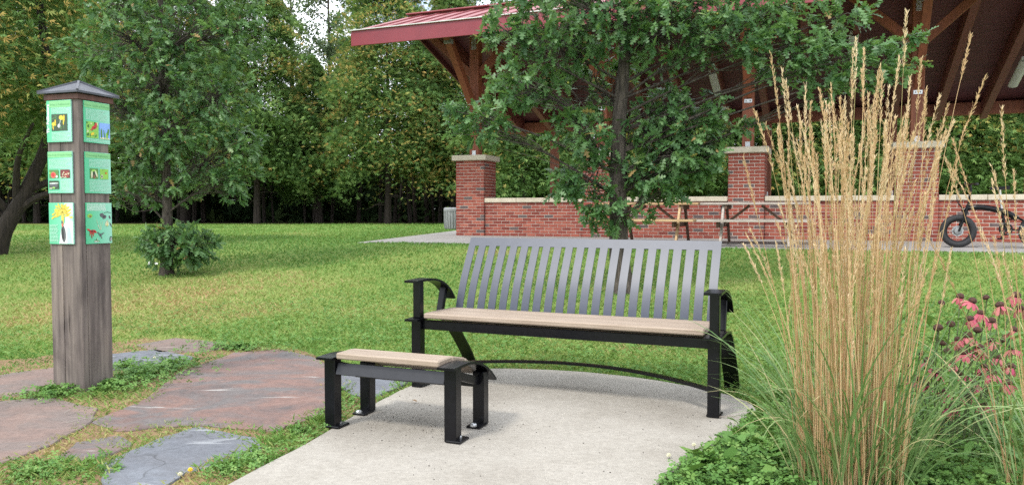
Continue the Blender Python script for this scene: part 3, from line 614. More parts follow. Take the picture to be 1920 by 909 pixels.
# ---------------------------------------------------------------- bench
BA = math.radians(-23.2); bench = empty('park_bench', (-0.575, 4.68, 0.030), BA)
tag(bench, 'long black metal park bench with slatted back and tan plank seat', 'bench')
BLN = 1.775
def foot(x, y, parent, dx=0.0, dy=0.0, r=0.014):
    f = MB().box((x + dx, y + dy, 0.006), (0.075, 0.10, 0.012), 0.003).build('foot_plate', M['black'], parent)
    MB().lathe([(r, 0.012), (r, 0.020), (r * 0.7, 0.026), (0.0, 0.028)], 10, Matrix.Translation((x + dx, y + dy * 1.9, 0))).build('bolt', M['steel'], f)
for x in (0.0, BLN):
    o_ = 1 if x > 0.5 else -1
    p = MB().box((x, 0, 0.205), (0.062, 0.062, 0.41), 0.004).build('front_leg', M['black'], bench); foot(x, 0, p, 0.0, 0.03)
    MB().box((x, 0.005, 0.535), (0.050, 0.050, 0.218), 0.004).build('arm_post', M['black'], bench)
    sp = smooth_path([(-0.085, 0.417), (0.06, 0.419), (0.20, 0.415), (0.33, 0.39), (0.45, 0.31), (0.56, 0.205), (0.66, 0.10), (0.725, 0.006)], 4)
    r = MB().strap([(p_.x, p_.y) for p_ in sp], x - 0.045, x + 0.045, 0.013).build('rear_leg', M['black'], bench, True)
    MB().box((x, 0.75, 0.006), (0.09, 0.09, 0.012), 0.003).build('foot_plate', M['black'], r)
    ap = smooth_path([(-0.085, 0.650), (0.04, 0.653), (0.14, 0.648), (0.25, 0.620), (0.34, 0.570), (0.405, 0.505)], 4)
    MB().strap([(p_.x, p_.y) for p_ in ap], x - 0.045, x + 0.045, 0.013).build('armrest', M['black'], bench, True)
    MB().bar((x, 0.275, 0.41), (x, 0.335, 0.585), 0.040, 0.040, 0.003).build('arm_strut', M['black'], bench)
MB().box((BLN / 2, 0.02, 0.382), (BLN - 0.063, 0.04, 0.055), 0.003).build('front_rail', M['black'], bench)
MB().box((BLN / 2, 0.37, 0.372), (BLN - 0.1, 0.04, 0.05), 0.003).build('rear_rail', M['black'], bench)
for b0, w, z, tl in ((-0.025, 0.135, 0.440, 0.0), (0.114, 0.135, 0.438, -0.02), (0.253, 0.125, 0.434, -0.04)):
    MB().box((BLN / 2, b0 + w / 2, z), (BLN - 0.10, w - 0.004, 0.033), 0.007, Matrix.Rotation(tl, 3, 'X')).build('seat_board', M['seatwood'], bench)
# back: one curved sheet: top rail, 22 slats, bottom rail
bp = [(p_.x, p_.y) for p_ in smooth_path([(0.372, 0.385), (0.395, 0.48), (0.452, 0.62), (0.530, 0.76), (0.612, 0.895)], 4)]
def cut(z0, z1):
    pts = []
    zs = [z0] + [p_[1] for p_ in bp if z0 + 0.01 < p_[1] < z1 - 0.01] + [z1]
    for z in zs:
        for i in range(len(bp) - 1):
            if bp[i][1] - 1e-6 <= z <= bp[i + 1][1] + 1e-6:
                t = (z - bp[i][1]) / (bp[i + 1][1] - bp[i][1]); pts.append((bp[i][0] + t * (bp[i + 1][0] - bp[i][0]), z)); break
    return pts
B0, B1 = 0.062, 1.722; back = MB().strap(cut(0.842, 0.895), B0, B1, 0.007).build('back_rail', M['backplate'], bench)
MB().strap(cut(0.386, 0.425), B0, B1, 0.007).build('lower_back_rail', M['backplate'], bench)
pit = (B1 - B0) / (21 + 0.64); sw = pit * 0.64
for i in range(22):
    x = B0 + i * pit; MB().strap(cut(0.425, 0.842), x, x + sw, 0.007).build('back_slat', M['backplate'], bench, True)
ar = MB(); pts = []
for k in range(25):
    t = k / 24; pts.append((t * BLN, 0.40 * (1 - (2 * t - 1) ** 2) + 0.0))
for k in range(24): ar.bar((*pts[k], 0.135), (pts[k + 1][0] + 0.002, pts[k + 1][1], 0.135), 0.038, 0.014)
ar.build('stretcher', M['black'], bench)

# ---------------------------------------------------------------- footrest
fr = empty('footrest', (-0.893, 3.80, 0.030), math.radians(-22.0)); tag(fr, 'small black metal footrest with curved tan plank top in front of the bench', 'footrest')
FL, FD = 0.665, 0.315
fp_ = [(p_.x, p_.y) for p_ in smooth_path([(-0.075, 0.352), (0.05, 0.354), (0.15, 0.345), (0.25, 0.315), (0.34, 0.268), (0.415, 0.212)], 4)]
for x in (0.0, FL):
    for y, h in ((0.0, 0.345), (FD, 0.272)):
        l = MB().box((x, y, h / 2), (0.062, 0.062, h), 0.004).build('leg', M['black'], fr); foot(x, y, l, 0.018 if y < 0.1 else 0, 0.012 if y < 0.1 else -0.045, 0.017)
    MB().strap(fp_, x - 0.045, x + 0.045, 0.012).build('side_strap', M['black'], fr, True)
    MB().bar((x, 0.03, 0.305), (x, FD - 0.03, 0.225), 0.012, 0.04).build('side_bar', M['black'], fr)
def fz(b):
    for i in range(len(fp_) - 1):
        if fp_[i][0] <= b <= fp_[i + 1][0]:
            t = (b - fp_[i][0]) / (fp_[i + 1][0] - fp_[i][0]); return fp_[i][1] + t * (fp_[i + 1][1] - fp_[i][1])
for b0 in (-0.045, 0.098, 0.241):
    b1 = b0 + 0.138; z0, z1 = fz(b0), fz(b1)
    MB().bar((FL / 2, b0, (z0) + 0.012), (FL / 2, b1, z1 + 0.012), FL - 0.098, 0.031, 0.006).build('seat_board', M['seatwood'], fr)
for (y, z, an) in ((-0.012, 0.296, 0.35), (0.16, 0.250, 0.35)):
    MB().box((FL / 2, y, z), (FL - 0.066, 0.010, 0.06), 0.002, Matrix.Rotation(-an, 3, 'X')).build('apron', M['apron'], fr)
MB().box((FL / 2, FD, 0.215), (FL - 0.063, 0.035, 0.05), 0.003).build('rear_rail', M['black'], fr)

# ---------------------------------------------------------------- sign post
KC = Vector((-2.595, 4.62, 0)); KA = math.atan2(-0.309, 0.951)      # left face runs from the near corner along (-.951, .309)
post = empty('sign_post', KC, KA); tag(post, 'square weathered wooden sign post with green panels and dark hipped cap', 'sign')
S_ = 0.243                                                       # local: near corner at 0,0; left face on y=0 (x<0), right face on x=0 (y>0)
MB().box((-S_ / 2, S_ / 2, 0.87), (S_ - 0.04, S_ - 0.04, 1.84)).build('core', M['postwood'], post)
ZB = 1.775
for (x0, x1) in ((-S_, -0.147), (-0.143, -0.004)): MB().box(((x0 + x1) / 2, 0.010, (ZB - 0.03) / 2), (x1 - x0, 0.02, ZB + 0.03), 0.0025).build('board', M['postwood'], post)
for (y0, y1) in ((0.001, 0.041), (0.0435, S_ - 0.024), ): MB().box((-0.010, (y0 + y1) / 2, (ZB - 0.03) / 2), (0.02 if y0 > 0.02 else 0.0197, y1 - y0, ZB + 0.03), 0.0025).build('board', M['postwood'], post)
MB().box((-S_ / 2 - 0.011, S_ - 0.010, (ZB - 0.03) / 2), (S_ - 0.024, 0.02, ZB + 0.03), 0.0025).build('board', M['postwood'], post)
MB().box((-S_ + 0.010, S_ / 2, (ZB - 0.03) / 2), (0.02, S_ - 0.044, ZB + 0.03), 0.0025).build('board', M['postwood'], post)
for i in range(4):
    c, s = math.cos(i * math.pi / 2), math.sin(i * math.pi / 2)
    MB().bar((-S_ / 2 + c * (S_ / 2 + 0.001) + s * (S_ / 2 - 0.009), S_ / 2 + s * (S_ / 2 + 0.001) - c * (S_ / 2 - 0.009), 1.7905), (-S_ / 2 + c * (S_ / 2 + 0.001) - s * (S_ / 2 + 0.012), S_ / 2 + s * (S_ / 2 + 0.001) + c * (S_ / 2 + 0.012), 1.7905), 0.022, 0.034, 0.002).build('head_trim', M['trimwood'], post)
ov = 0.036; Z0, Z1 = 1.822, 1.902; cx, cy = -S_ / 2, S_ / 2; h_ = S_ / 2 + ov
cor = [(cx + h_, cy - h_), (cx - h_, cy - h_), (cx - h_, cy + h_), (cx + h_, cy + h_)]
rf = MB().add([(x, y, Z0) for x, y in cor] + [(cx, cy, Z1)] + [(x, y, Z0 - 0.012) for x, y in cor],
              [(0, 4, 1), (1, 4, 2), (2, 4, 3), (3, 4, 0), (8, 7, 6, 5)][:4] + [(5, 6, 7, 8)] + [(i, (i + 1) % 4, 5 + (i + 1) % 4, 5 + i) for i in range(4)]).build('roof', M['roofmetal'], post)
for (x, y) in cor: MB().bar((x, y, Z0 + 0.002), (cx, cy, Z1 + 0.004), 0.012, 0.008).build('hip_cap', M['roofmetal'], rf)
# --- sign panels: print is flat
def flatmat(name, col, rough=0.35):
    m, nt, b, o = new_mat(name); n = noise(nt, 25, 3)
    lk(nt, ramp(nt, n, [(0.3, tuple(c * 0.92 for c in col)), (0.7, tuple(min(1, c * 1.06) for c in col))]), b.inputs['Base Color']); b.inputs['Roughness'].default_value = rough; return m
m, nt, b, o = new_mat('green_sign_print'); M['sign'] = m
tc = nt.nodes.new('ShaderNodeTexCoord'); sx = nt.nodes.new('ShaderNodeSeparateXYZ'); lk(nt, tc.outputs['Generated'], sx.inputs['Vector'])
lk(nt, ramp(nt, sx.outputs['X'], [(0.0, (0.08, 0.46, 0.24)), (0.45, (0.15, 0.53, 0.33)), (1.0, (0.30, 0.62, 0.48))]), b.inputs['Base Color']); b.inputs['Roughness'].default_value = 0.3
PM = {n_: flatmat('print_' + n_, c) for n_, c in dict(head=(0.20, 0.50, 0.21), white=(0.66, 0.71, 0.68), pale=(0.42, 0.66, 0.54), ink=(0.07, 0.26, 0.09), black=(0.02, 0.02, 0.02), grey=(0.10, 0.10, 0.11), yellow=(0.72, 0.52, 0.03), gold=(0.60, 0.50, 0.08), red=(0.50, 0.03, 0.03), maroon=(0.16, 0.02, 0.02), sky=(0.22, 0.38, 0.75), leaf=(0.08, 0.22, 0.05), lime=(0.24, 0.50, 0.08), dark=(0.03, 0.06, 0.025), brown=(0.22, 0.10, 0.06), coral=(0.62, 0.12, 0.08), cream=(0.62, 0.62, 0.42), backing=(0.12, 0.11, 0.12)).items()}
PWD, PHT = 0.192, 0.250
class Panel:
    """local x to the right, y up, the sheet faces +z; then turned onto the post face"""
    def __init__(s, face, zc, tilt=0.0):
        s.root = MB().box((0, 0, -0.004), (PWD, PHT, 0.008), 0.001).build('sign_panel', M['sign'], post)
        if face == 'L': s.root.matrix_local = Matrix.Translation((-S_ + 0.008 + PWD / 2, -0.011, zc)) @ Matrix.Rotation(math.pi / 2, 4, 'X')
        else: s.root.matrix_local = Matrix.Translation((0.011, 0.032 + PWD / 2, zc)) @ Matrix.Rotation(math.pi / 2, 4, 'Z') @ Matrix.Rotation(math.pi / 2, 4, 'X')
        s.n = 0
        MB().box((0.004, -0.004, -0.0105), (PWD + 0.002, PHT - 0.004, 0.005)).build('backing_board', PM['backing'], s.root)
    def poly(s, name, pts, mat, z=None):
        s.n += 1; z = 0.0006 + 0.00025 * s.n if z is None else z
        return MB().add([(x, y, z) for x, y in pts], [tuple(range(len(pts)))]).build(name, PM[mat], s.root)
    def many(s, name, polys, mat):
        s.n += 1; z = 0.0006 + 0.00025 * s.n; q = MB()
        for p in polys: q.add([(x, y, z) for x, y in p], [tuple(range(len(p)))])
        o = q.build(name, PM[mat], s.root); o['kind'] = 'stuff'; return o
    def rect(s, name, x0, y0, x1, y1, mat): return s.poly(name, [(x0, y0), (x1, y0), (x1, y1), (x0, y1)], mat)
    def lines(s, x0, x1, y0, y1, n, mat='pale'):
        pl = []
        for i in range(n):
            y = y1 + (y0 - y1) * (i + 0.5) / n; xe = x1 - random.random() * 0.25 * (x1 - x0) * (random.random() < 0.4); h = 0.0018
            x = x0
            while x < xe:
                w = random.uniform(0.006, 0.02); e = min(x + w, xe); pl.append([(x, y - h), (e, y - h), (e, y + h), (x, y + h)]); x = e + 0.0022
        return s.many('text_lines', pl, mat)
    def text(s, body, size, x, y, mat, rot=0.0):
        cu = bpy.data.curves.new('title', 'FONT'); cu.body = body; cu.size = size; cu.align_x = 'CENTER'; cu.align_y = 'CENTER'; cu.offset = size * (0.045 if rot else 0.0)
        ob = bpy.data.objects.new('title', cu); me = bpy.data.meshes.new_from_object(ob); bpy.data.objects.remove(ob)
        s.n += 1; o = link('title', me, PM[mat], s.root); me.materials.clear(); me.materials.append(PM[mat])
        o.location = (x, y, 0.0006 + 0.00025 * s.n); o.rotation_euler = (0, 0, rot); return o
def blobp(cx, cy, rx, ry, n=10, rot=0.0, jit=0.12):
    out = []
    for k in range(n):
        a = 2 * math.pi * k / n; j = 1 + random.uniform(-jit, jit); x, y = rx * math.cos(a) * j, ry * math.sin(a) * j
        out.append((cx + x * math.cos(rot) - y * math.sin(rot), cy + x * math.sin(rot) + y * math.cos(rot)))
    return out
def picture(P, x0, y0, x1, y1, bg, items):
    P.rect('picture', x0, y0, x1, y1, bg); W, H = x1 - x0, y1 - y0; by = {}
    for (mt, u, v, rx, ry, rt) in items:
        pts = [(min(max(px, x0), x1), min(max(py, y0), y1)) for px, py in blobp(x0 + u * W, y0 + v * H, rx * W, ry * W, 10, rt)]
        by.setdefault(mt, []).append(pts)
    for mt, pl in by.items(): P.many('picture_shapes', pl, mt)
rr = random.uniform
ZC = [1.645, 1.338, 1.030]
# what is pollination
P = Panel('L', ZC[0]); P.rect('header_band', -PWD / 2 + 0.022, 0.083, PWD / 2 - 0.002, PHT / 2 - 0.003, 'head'); P.text('What is Pollination?', 0.019, 0.008, 0.099, 'ink')
P.text('The Pollinators', 0.028, -PWD / 2 + 0.013, 0.016, 'white', math.pi / 2)
P.lines(-0.055, 0.085, 0.045, 0.082, 5); P.lines(-0.055, 0.085, -0.118, -0.065, 7)
picture(P, -0.055, -0.058, 0.068, 0.042, 'dark', [('leaf', rr(0, 1), rr(0, 1), 0.10, 0.02, rr(0, 3)) for _ in range(14)] + [('yellow', .14, .42, .12, .10, .2), ('yellow', .25, .5, .04, .16, .1), ('yellow', .10, .22, .03, .12, .2), ('yellow', .62, .78, .14, .12, -.2), ('yellow', .80, .75, .04, .18, 0), ('yellow', .76, .5, .03, .14, 0), ('white', .48, .3, .10, .09, .6), ('grey', .5, .32, .07, .015, .6), ('grey', .52, .25, .06, .012, .3), ('white', .55, .52, .015, .12, -.3)])
# flower guide
P = Panel('R', ZC[0]); P.rect('header_band', -PWD / 2 + 0.003, 0.085, PWD / 2 - 0.002, PHT / 2 - 0.003, 'head'); P.text('A Flower Guide to Pollinators', 0.0165, 0.0, 0.100, 'ink')
P.lines(-0.085, 0.075, 0.012, 0.078, 9); P.lines(-0.085, 0.085, -0.118, -0.100, 2)
picture(P, -0.083, -0.096, 0.004, 0.002, 'lime', [('leaf', rr(0, 1), rr(0, 1.1), .12, .07, rr(0, 3)) for _ in range(12)] + [('cream', rr(0, 1), rr(0, 1.1), .07, .05, 0) for _ in range(6)] + [('red', .65, .66, .22, .13, .3), ('red', .80, .85, .12, .10, 1), ('red', .42, .5, .10, .05, .4), ('maroon', .68, .62, .08, .05, 0), ('yellow', .5, .25, .16, .09, .5)])
picture(P, 0.012, -0.096, 0.092, 0.002, 'sky', [('white', .5, 1.15, .35, .06, 0), ('cream', .5, .0, .5, .14, 0), ('leaf', .18, .35, .08, .42, 0), ('leaf', .45, .28, .06, .36, .15), ('leaf', .78, .36, .10, .46, -.25), ('lime', .68, .22, .10, .24, .2)])
# native habitats
P = Panel('L', ZC[1]); P.rect('header_band', -PWD / 2 + 0.003, 0.090, PWD / 2 - 0.002, PHT / 2 - 0.003, 'head'); P.text('What Bright & Scarlet Habitats', 0.0155, 0.0, 0.104, 'ink')
P.lines(-0.085, 0.085, 0.022, 0.082, 8); P.lines(0.004, 0.085, -0.112, -0.045, 9); P.lines(-0.085, -0.01, -0.122, -0.112, 1)
picture(P, -0.083, -0.034, -0.010, 0.016, 'leaf', [('coral', .45, .38, .30, .28, 0), ('red', .4, .4, .18, .16, 0), ('white', .82, .18, .12, .10, .5), ('lime', .1, .6, .08, .10, 0)])
picture(P, 0.006, -0.034, 0.079, 0.016, 'maroon', [('cream', rr(0, 1), rr(0, .68), .10, .03, rr(0, 3)) for _ in range(16)] + [('coral', rr(0, 1), rr(0, .68), .07, .03, rr(0, 3)) for _ in range(9)])
picture(P, -0.083, -0.100, -0.008, -0.050, 'dark', [('white', .5, .68, .5, .05, 0), ('grey', .5, .4, .45, .14, 0), ('lime', .5, .15, .14, .08, 0), ('cream', .2, .08, .2, .04, 0)])
# preventing / promoting
P = Panel('R', ZC[1]); P.rect('header_band', -PWD / 2 + 0.003, 0.090, PWD / 2 - 0.002, PHT / 2 - 0.003, 'head'); P.text('Promoting Pollinators', 0.018, -0.005, 0.104, 'ink')
P.lines(-0.068, 0.085, 0.034, 0.082, 6); P.lines(-0.068, 0.085, -0.115, -0.042, 9)
picture(P, -0.064, -0.036, -0.002, 0.026, 'leaf', [('lime', .5, .5, .42, .42, 0), ('dark', .5, .40, .30, .34, 0), ('cream', .22, .4, .10, .38, -.1), ('cream', .74, .5, .10, .38, .4), ('brown', .5, .1, .12, .3, 0)])
picture(P, 0.010, -0.036, 0.073, 0.026, 'lime', [('leaf', rr(0, 1), rr(0, 1), .12, .03, rr(0, 3)) for _ in range(6)] + [('red', .72, .6, .16, .05, .6), ('red', .72, .6, .16, .05, -.7), ('yellow', .72, .6, .05, .05, 0), ('cream', .2, .25, .16, .18, 0), ('grey', .2, .25, .09, .11, 0)])
# beetle on goldenrod
P = Panel('L', ZC[2]); X0, Y0 = -PWD / 2 + 0.003, -PHT / 2 + 0.003
P.poly('pale_print', [(0.03, Y0 + 0.244), (-X0, Y0 + 0.244), (-X0, Y0), (-0.018, Y0), (0.0, -0.03), (0.035, 0.01)], 'white'); P.poly('pale_print', [(0.055, 0.05), (-X0, 0.055), (-X0, 0.012), (0.07, 0.02)], 'pale'); P.poly('pale_print', [(0.048, -0.02), (0.07, -0.03), (0.085, -0.122), (0.045, -0.122)], 'pale')
P.many('goldenrod', [blobp(0.012 + 0.075 * math.cos(a) * r * rr(.7, 1.1), 0.055 + 0.07 * math.sin(a) * r * rr(.7, 1.0), rr(.012, .022), 0.0055, 8, a + rr(-.5, .5), .25) for a in np.linspace(-0.3, 3.5, 11) for r in (0.55, 0.95)], 'yellow')
P.many('goldenrod', [blobp(0.012 + 0.06 * math.cos(a) * r, 0.055 + 0.06 * math.sin(a) * r, 0.018, 0.005, 8, a) for a in np.linspace(0.1, 3.3, 9) for r in (0.4, 0.8)] + [blobp(0.014, 0.035, 0.010, 0.045)], 'gold')
P.many('beetle', [blobp(0.018, -0.062, 0.017, 0.052, 14, 0.08, 0.03), blobp(0.010, 0.006, 0.007, 0.012)], 'grey'); P.many('beetle', [blobp(0.012, -0.010, 0.007, 0.012)], 'coral'); P.many('beetle', [[(0.018, -0.02), (0.0195, -0.02), (0.021, -0.11), (0.0195, -0.11)], blobp(0.012, -0.062, 0.006, 0.04, 10, 0.08)], 'black')
P.lines(-0.087, -0.022, -0.112, -0.005, 13)
# insects and humming bird
P = Panel('R', ZC[2]); P.lines(-0.090, 0.05, 0.076, 0.120, 6, 'white')
P.many('flower', [blobp(-0.070, 0.045, 0.020, 0.013)], 'lime'); P.many('bee', [blobp(-0.068, 0.043, 0.010, 0.006)], 'brown')
P.many('moth', [blobp(0.022, 0.048, 0.020, 0.013, 10, -.5), blobp(0.038, 0.038, 0.016, 0.010, 10, .6), blobp(0.078, 0.036, 0.007, 0.012, 8, .4), blobp(0.086, -0.012, 0.004, 0.018, 8, .5)], 'grey'); P.many('vine', [[(0.035, 0.062), (0.06, 0.067), (0.09, 0.062), (0.09, 0.065), (0.06, 0.070), (0.035, 0.065)]], 'black')
P.many('grasses', [[(x, y), (x + 0.0025, y), (x + d, y + 0.05), (x + d - 0.0015, y + 0.05)] for x, y, d in ((0.0, -0.04, -0.02), (0.004, -0.04, 0.0), (0.008, -0.04, 0.014), (-0.01, -0.025, -0.012))], 'cream')
P.many('butterfly', [blobp(0.052, 0.0, 0.008, 0.020, 8, -.4), blobp(0.062, 0.0, 0.006, 0.018, 8, .3)], 'cream'); P.many('butterfly', [blobp(0.057, -0.012, 0.003, 0.012)], 'gold')
P.many('flower', [blobp(-0.055, -0.050, 0.024, 0.012), blobp(-0.080, -0.040, 0.016, 0.006, 8, -.4), blobp(-0.035, -0.052, 0.012, 0.006, 8, -.3), blobp(-0.060, -0.072, 0.004, 0.018), blobp(-0.048, -0.066, 0.003, 0.014, 8, .3), blobp(-0.072, -0.064, 0.003, 0.012, 8, -.2)], 'red'); P.many('flower', [blobp(-0.057, -0.048, 0.010, 0.008), blobp(-0.06, -0.08, 0.002, 0.014)], 'maroon')
P.many('hummingbird', [blobp(0.0, -0.070, 0.016, 0.006, 8, -.8), blobp(0.016, -0.066, 0.018, 0.004, 8, .35), blobp(-0.014, -0.058, 0.006, 0.004, 8, -.4), blobp(0.010, -0.086, 0.010, 0.003, 8, -1.0)], 'grey')
P.many('fly', [blobp(-0.025, -0.110, 0.022, 0.006), blobp(-0.020, -0.104, 0.003, 0.014)], 'white'); P.many('fly', [blobp(-0.024, -0.104, 0.004, 0.012), blobp(-0.036, -0.106, 0.010, 0.003, 8, .2), blobp(-0.012, -0.108, 0.010, 0.003, 8, -.2)], 'leaf'); P.many('bee', [blobp(0.082, -0.098, 0.010, 0.016)], 'black'); P.many('bee', [blobp(0.083, -0.094, 0.006, 0.003), blobp(0.083, -0.104, 0.007, 0.003)], 'white')

# ---------------------------------------------------------------- oaks
OL = [(0.0, 0.0), (0.025, 0.12), (0.17, 0.24), (0.045, 0.31), (0.28, 0.50), (0.06, 0.54), (0.26, 0.76), (0.07, 0.78), (0.13, 0.97), (0.0, 1.0)]
OT = []; 
for w, y in OL: OT += [(-w - 0.004, y, -0.18 * y * y + abs(w) * 0.25), (w + 0.004, y, -0.18 * y * y + abs(w) * 0.25)]
OT = np.array(OT); OF = np.array([(2 * i, 2 * i + 1, 2 * i + 3, 2 * i + 2) for i in range(len(OL) - 1)])
def oak(name, label, base, trunk, rad, blobs, limbs_from, leaf, seed, acorns=0, thin=1.0):
    """blobs: centre, radii, clusters. limbs run from the trunk to each blob"""
    rng = np.random.default_rng(seed); random.seed(seed)
    e = empty(name, base); tag(e, label, 'tree'); B = Vector(base)
    tp = [Vector(p) - B for p in trunk]; tb = MB(); sm = smooth_path(tp, 5)
    rs = [rad * (1 - 0.86 * i / (len(sm) - 1)) + (rad * 0.55 * max(0, 1 - i / 3.0)) * 0.7 for i in range(len(sm))]
    tb.tube(sm, rs, 12); tb.build('trunk', M['bark'], e, True)
    LP, LD, LT = [], [], []; br = MB(); tw = MB(); ac = []
    for bi, (c, r, n) in enumerate(blobs):
        n = max(4, int(n * thin))
        c = Vector(c) - B; k = int(np.clip(limbs_from(c, sm), 1, len(sm) - 2)); s = sm[k]
        midp = (s + c) / 2 + Vector((rng.uniform(-.08, .08), rng.uniform(-.08, .08), rng.uniform(-0.02, .10)))
        lim = smooth_path([s, midp, c], 5); r0 = min(rs[k] * 0.4, 0.016); MB().tube(lim, [r0 * (1 - 0.8 * i / (len(lim) - 1)) for i in range(len(lim))], 6).build('branch', M['bark'], e, True)
        # points through the blob, denser towards its shell
        d = unit(rng.normal(size=(n, 3))); rad_ = rng.uniform(0.12, 1.0, n) ** 0.45
        P0 = np.array(c)[None] + d * rad_[:, None] * np.array(r)[None] * rng.uniform(0.88, 1.12, (n, 1))
        out = unit((P0 - np.array(c)) / np.array(r) * 0.7 + (P0 * np.array([1, 1, 0])) * 0.35 + rng.normal(size=(n, 3)) * 0.35 + np.array([0, 0, -0.05]))
        for i in range(n):
            q = lim[rng.integers(max(1, len(lim) // 3), len(lim))]; p1 = Vector(P0[i]); mid = (q + p1) / 2 + Vector(rng.normal(size=3) * 0.05)
            if (p1 - q).length < 1.0: tw.tube([q, mid, p1], [0.006, 0.004, 0.002], 3, False)
        m = rng.integers(6, 10, n); idx = np.repeat(np.arange(n), m)
        dd = unit(out[idx] * 0.75 + rng.normal(size=(len(idx), 3)) * 0.62 + np.array([0, 0, -0.18]))
        LP.append(P0[idx] + rng.normal(size=(len(idx), 3)) * 0.012 - dd * 0.02 - out[idx] * rng.uniform(0, 0.10, (len(idx), 1))); LD.append(dd)
        ct = rng.uniform(0, 1, n); t = np.clip(0.12 + 0.55 * ct[idx] + rng.uniform(-0.22, 0.34, len(idx)), 0, 0.95)
        t = np.where(rng.random(len(idx)) < 0.012, 1.0, t); LT.append(t)
        ac += [P0[i] for i in range(n) if rng.random() < acorns]
    LP = np.concatenate(LP); LD = np.concatenate(LD); LT = np.concatenate(LT)
    up = unit(np.array([0, 0, 1.0])[None] + rng.normal(size=LP.shape) * 0.55)
    V, F, T_ = stamp(OT, OF, frames(LD, up), leaf * rng.uniform(0.55, 1.3, len(LP)), LP, LT)
    link('crown', mesh_np('crown', V, F, T_), M['oakleaf'], e)['kind'] = 'stuff'
    tw.build('twigs', M['bark'], e)['kind'] = 'stuff'
    for p in ac[:18]:
        a_ = MB().lathe([(0.0, -0.014), (0.009, -0.008), (0.011, 0.0), (0.009, 0.006), (0.0, 0.010)], 8, Matrix.Translation(Vector(p) + Vector((0, -0.03, 0.02)))).build('acorn', M['acorn'], e, True)
    return e
def px_blob(px, py, Y, rx, ry, rd, n):
    c = at(px, py, Y); k = Y / F_PX; return (tuple(c), (rx * k, rd, ry * k), n)
zb = lambda x, y: float(ground_z(x, y))
by = 8.85; bx = on_ground(1166, 548)[0]; Yo = on_ground(1166, 548)[1]
tr = [(bx, Yo, zb(bx, Yo) - 0.05), tuple(at(1160, 440, Yo)), tuple(at(1160, 250, Yo + .05)), tuple(at(1172, 90, Yo)), tuple(at(1180, -120, Yo)), tuple(at(1185, -420, Yo))]
bl = [px_blob(*q) for q in [
    (905, 232, Yo - .35, 75, 46, .35, 46), (985, 165, Yo - .2, 88, 55, .5, 76), (950, 60, Yo - .3, 62, 62, .45, 44), (1040, 75, Yo, 105, 80, .7, 110), (1092, 250, Yo - .1, 72, 55, .6, 66),
    (1110, 160, Yo + .5, 110, 80, .5, 70), (1085, 335, Yo, 72, 55, .45, 62), (1150, 395, Yo - .12, 75, 42, .35, 52), (1200, 330, Yo + .1, 75, 60, .5, 66), (1235, 225, Yo + .2, 90, 66, .6, 78),
    (1305, 258, Yo, 62, 56, .5, 56), (1340, 215, Yo - .1, 40, 30, .4, 20), (1290, 325, Yo + .2, 50, 32, .4, 24), (1110, 20, Yo - .4, 130, 80, .6, 110), (1250, 60, Yo - .3, 115, 80, .7, 115),
    (1370, 70, Yo - .5, 105, 60, .6, 72), (1480, 85, Yo - .6, 92, 50, .5, 56), (1580, 105, Yo - .7, 80, 58, .5, 48), (1560, 172, Yo - .6, 62, 30, .4, 20), (1660, 120, Yo - .8, 62, 50, .35, 32), (1715, 72, Yo - .85, 34, 16, .2, 10),
    (1470, 140, Yo - .3, 60, 28, .4, 22), (1300, 0, Yo - .2, 160, 70, .8, 120), (1470, 10, Yo - .4, 100, 40, .6, 44), (1590, 25, Yo - .6, 50, 30, .5, 14), (1020, -40, Yo, 130, 70, .8, 80), (1180, -110, Yo, 200, 90, 1.1, 150), (1380, -90, Yo, 160, 70, 1.0, 90), (1185, -300, Yo, 150, 150, 1.0, 120), (855, 205, Yo - .4, 32, 16, .2, 10), (1275, 285, Yo - .1, 70, 55, .5, 70), (1318, 298, Yo - .15, 52, 44, .4, 44), (1400, 238, Yo - .2, 34, 20, .25, 12), (1265, 200, Yo + .1, 60, 50, .5, 44), (1240, 355, Yo - .1, 55, 36, .35, 30)]]
def lim_side(c, sm):
    z = c.z - 0.25 - 0.25 * math.hypot(c.x, c.y); return int(np.argmin([abs(p.z - z) for p in sm]))
oak('oak_tree', 'leafy young oak behind the bench with branches spreading across the pavilion', (bx, Yo, zb(bx, Yo)), tr, 0.125, bl, lim_side, 0.122, 3, 0.014, 0.86)
lx, Ly = on_ground(312, 515)
tr = [(lx, Ly, zb(lx, Ly) - 0.05), tuple(at(314, 440, Ly)), tuple(at(312, 330, Ly + .03)), tuple(at(308, 180, Ly)), tuple(at(300, 0, Ly)), tuple(at(303, -260, Ly)), tuple(at(303, -420, Ly))]
bl = [px_blob(*q) for q in [
    (335, 458, Ly - .1, 82, 46, .5, 215), (300, 350, Ly + .3, 88, 46, .6, 66), (255, 290, Ly - .1, 70, 62, .6, 78), (390, 300, Ly - .1, 92, 72, .7, 110), (460, 275, Ly, 62, 40, .5, 44), (330, 240, Ly - .4, 100, 70, .5, 110),
    (210, 190, Ly, 82, 70, .6, 84), (300, 150, Ly - .3, 100, 80, .7, 120), (410, 180, Ly, 90, 75, .7, 105), (160, 95, Ly, 66, 52, .5, 52), (240, 70, Ly - .2, 100, 75, .8, 110), (360, 60, Ly - .2, 105, 80, .8, 120), (455, 60, Ly + .2, 62, 70, .6, 60), (440, 340, Ly - .1, 50, 40, .4, 34), (220, 355, Ly + .2, 40, 30, .4, 18),
    (300, -30, Ly, 150, 80, 1.0, 130), (200, -20, Ly + .2, 80, 60, .7, 50), (420, -30, Ly + .2, 80, 60, .7, 50), (300, -180, Ly, 150, 110, 1.2, 120), (303, -360, Ly, 90, 120, .8, 60)]]
oak('oak_sapling', 'bushy young oak standing alone on the lawn beside the sign post', (lx, Ly, zb(lx, Ly)), tr, 0.085, bl, lim_side, 0.118, 5, 0, 0.90)
sc = MB()
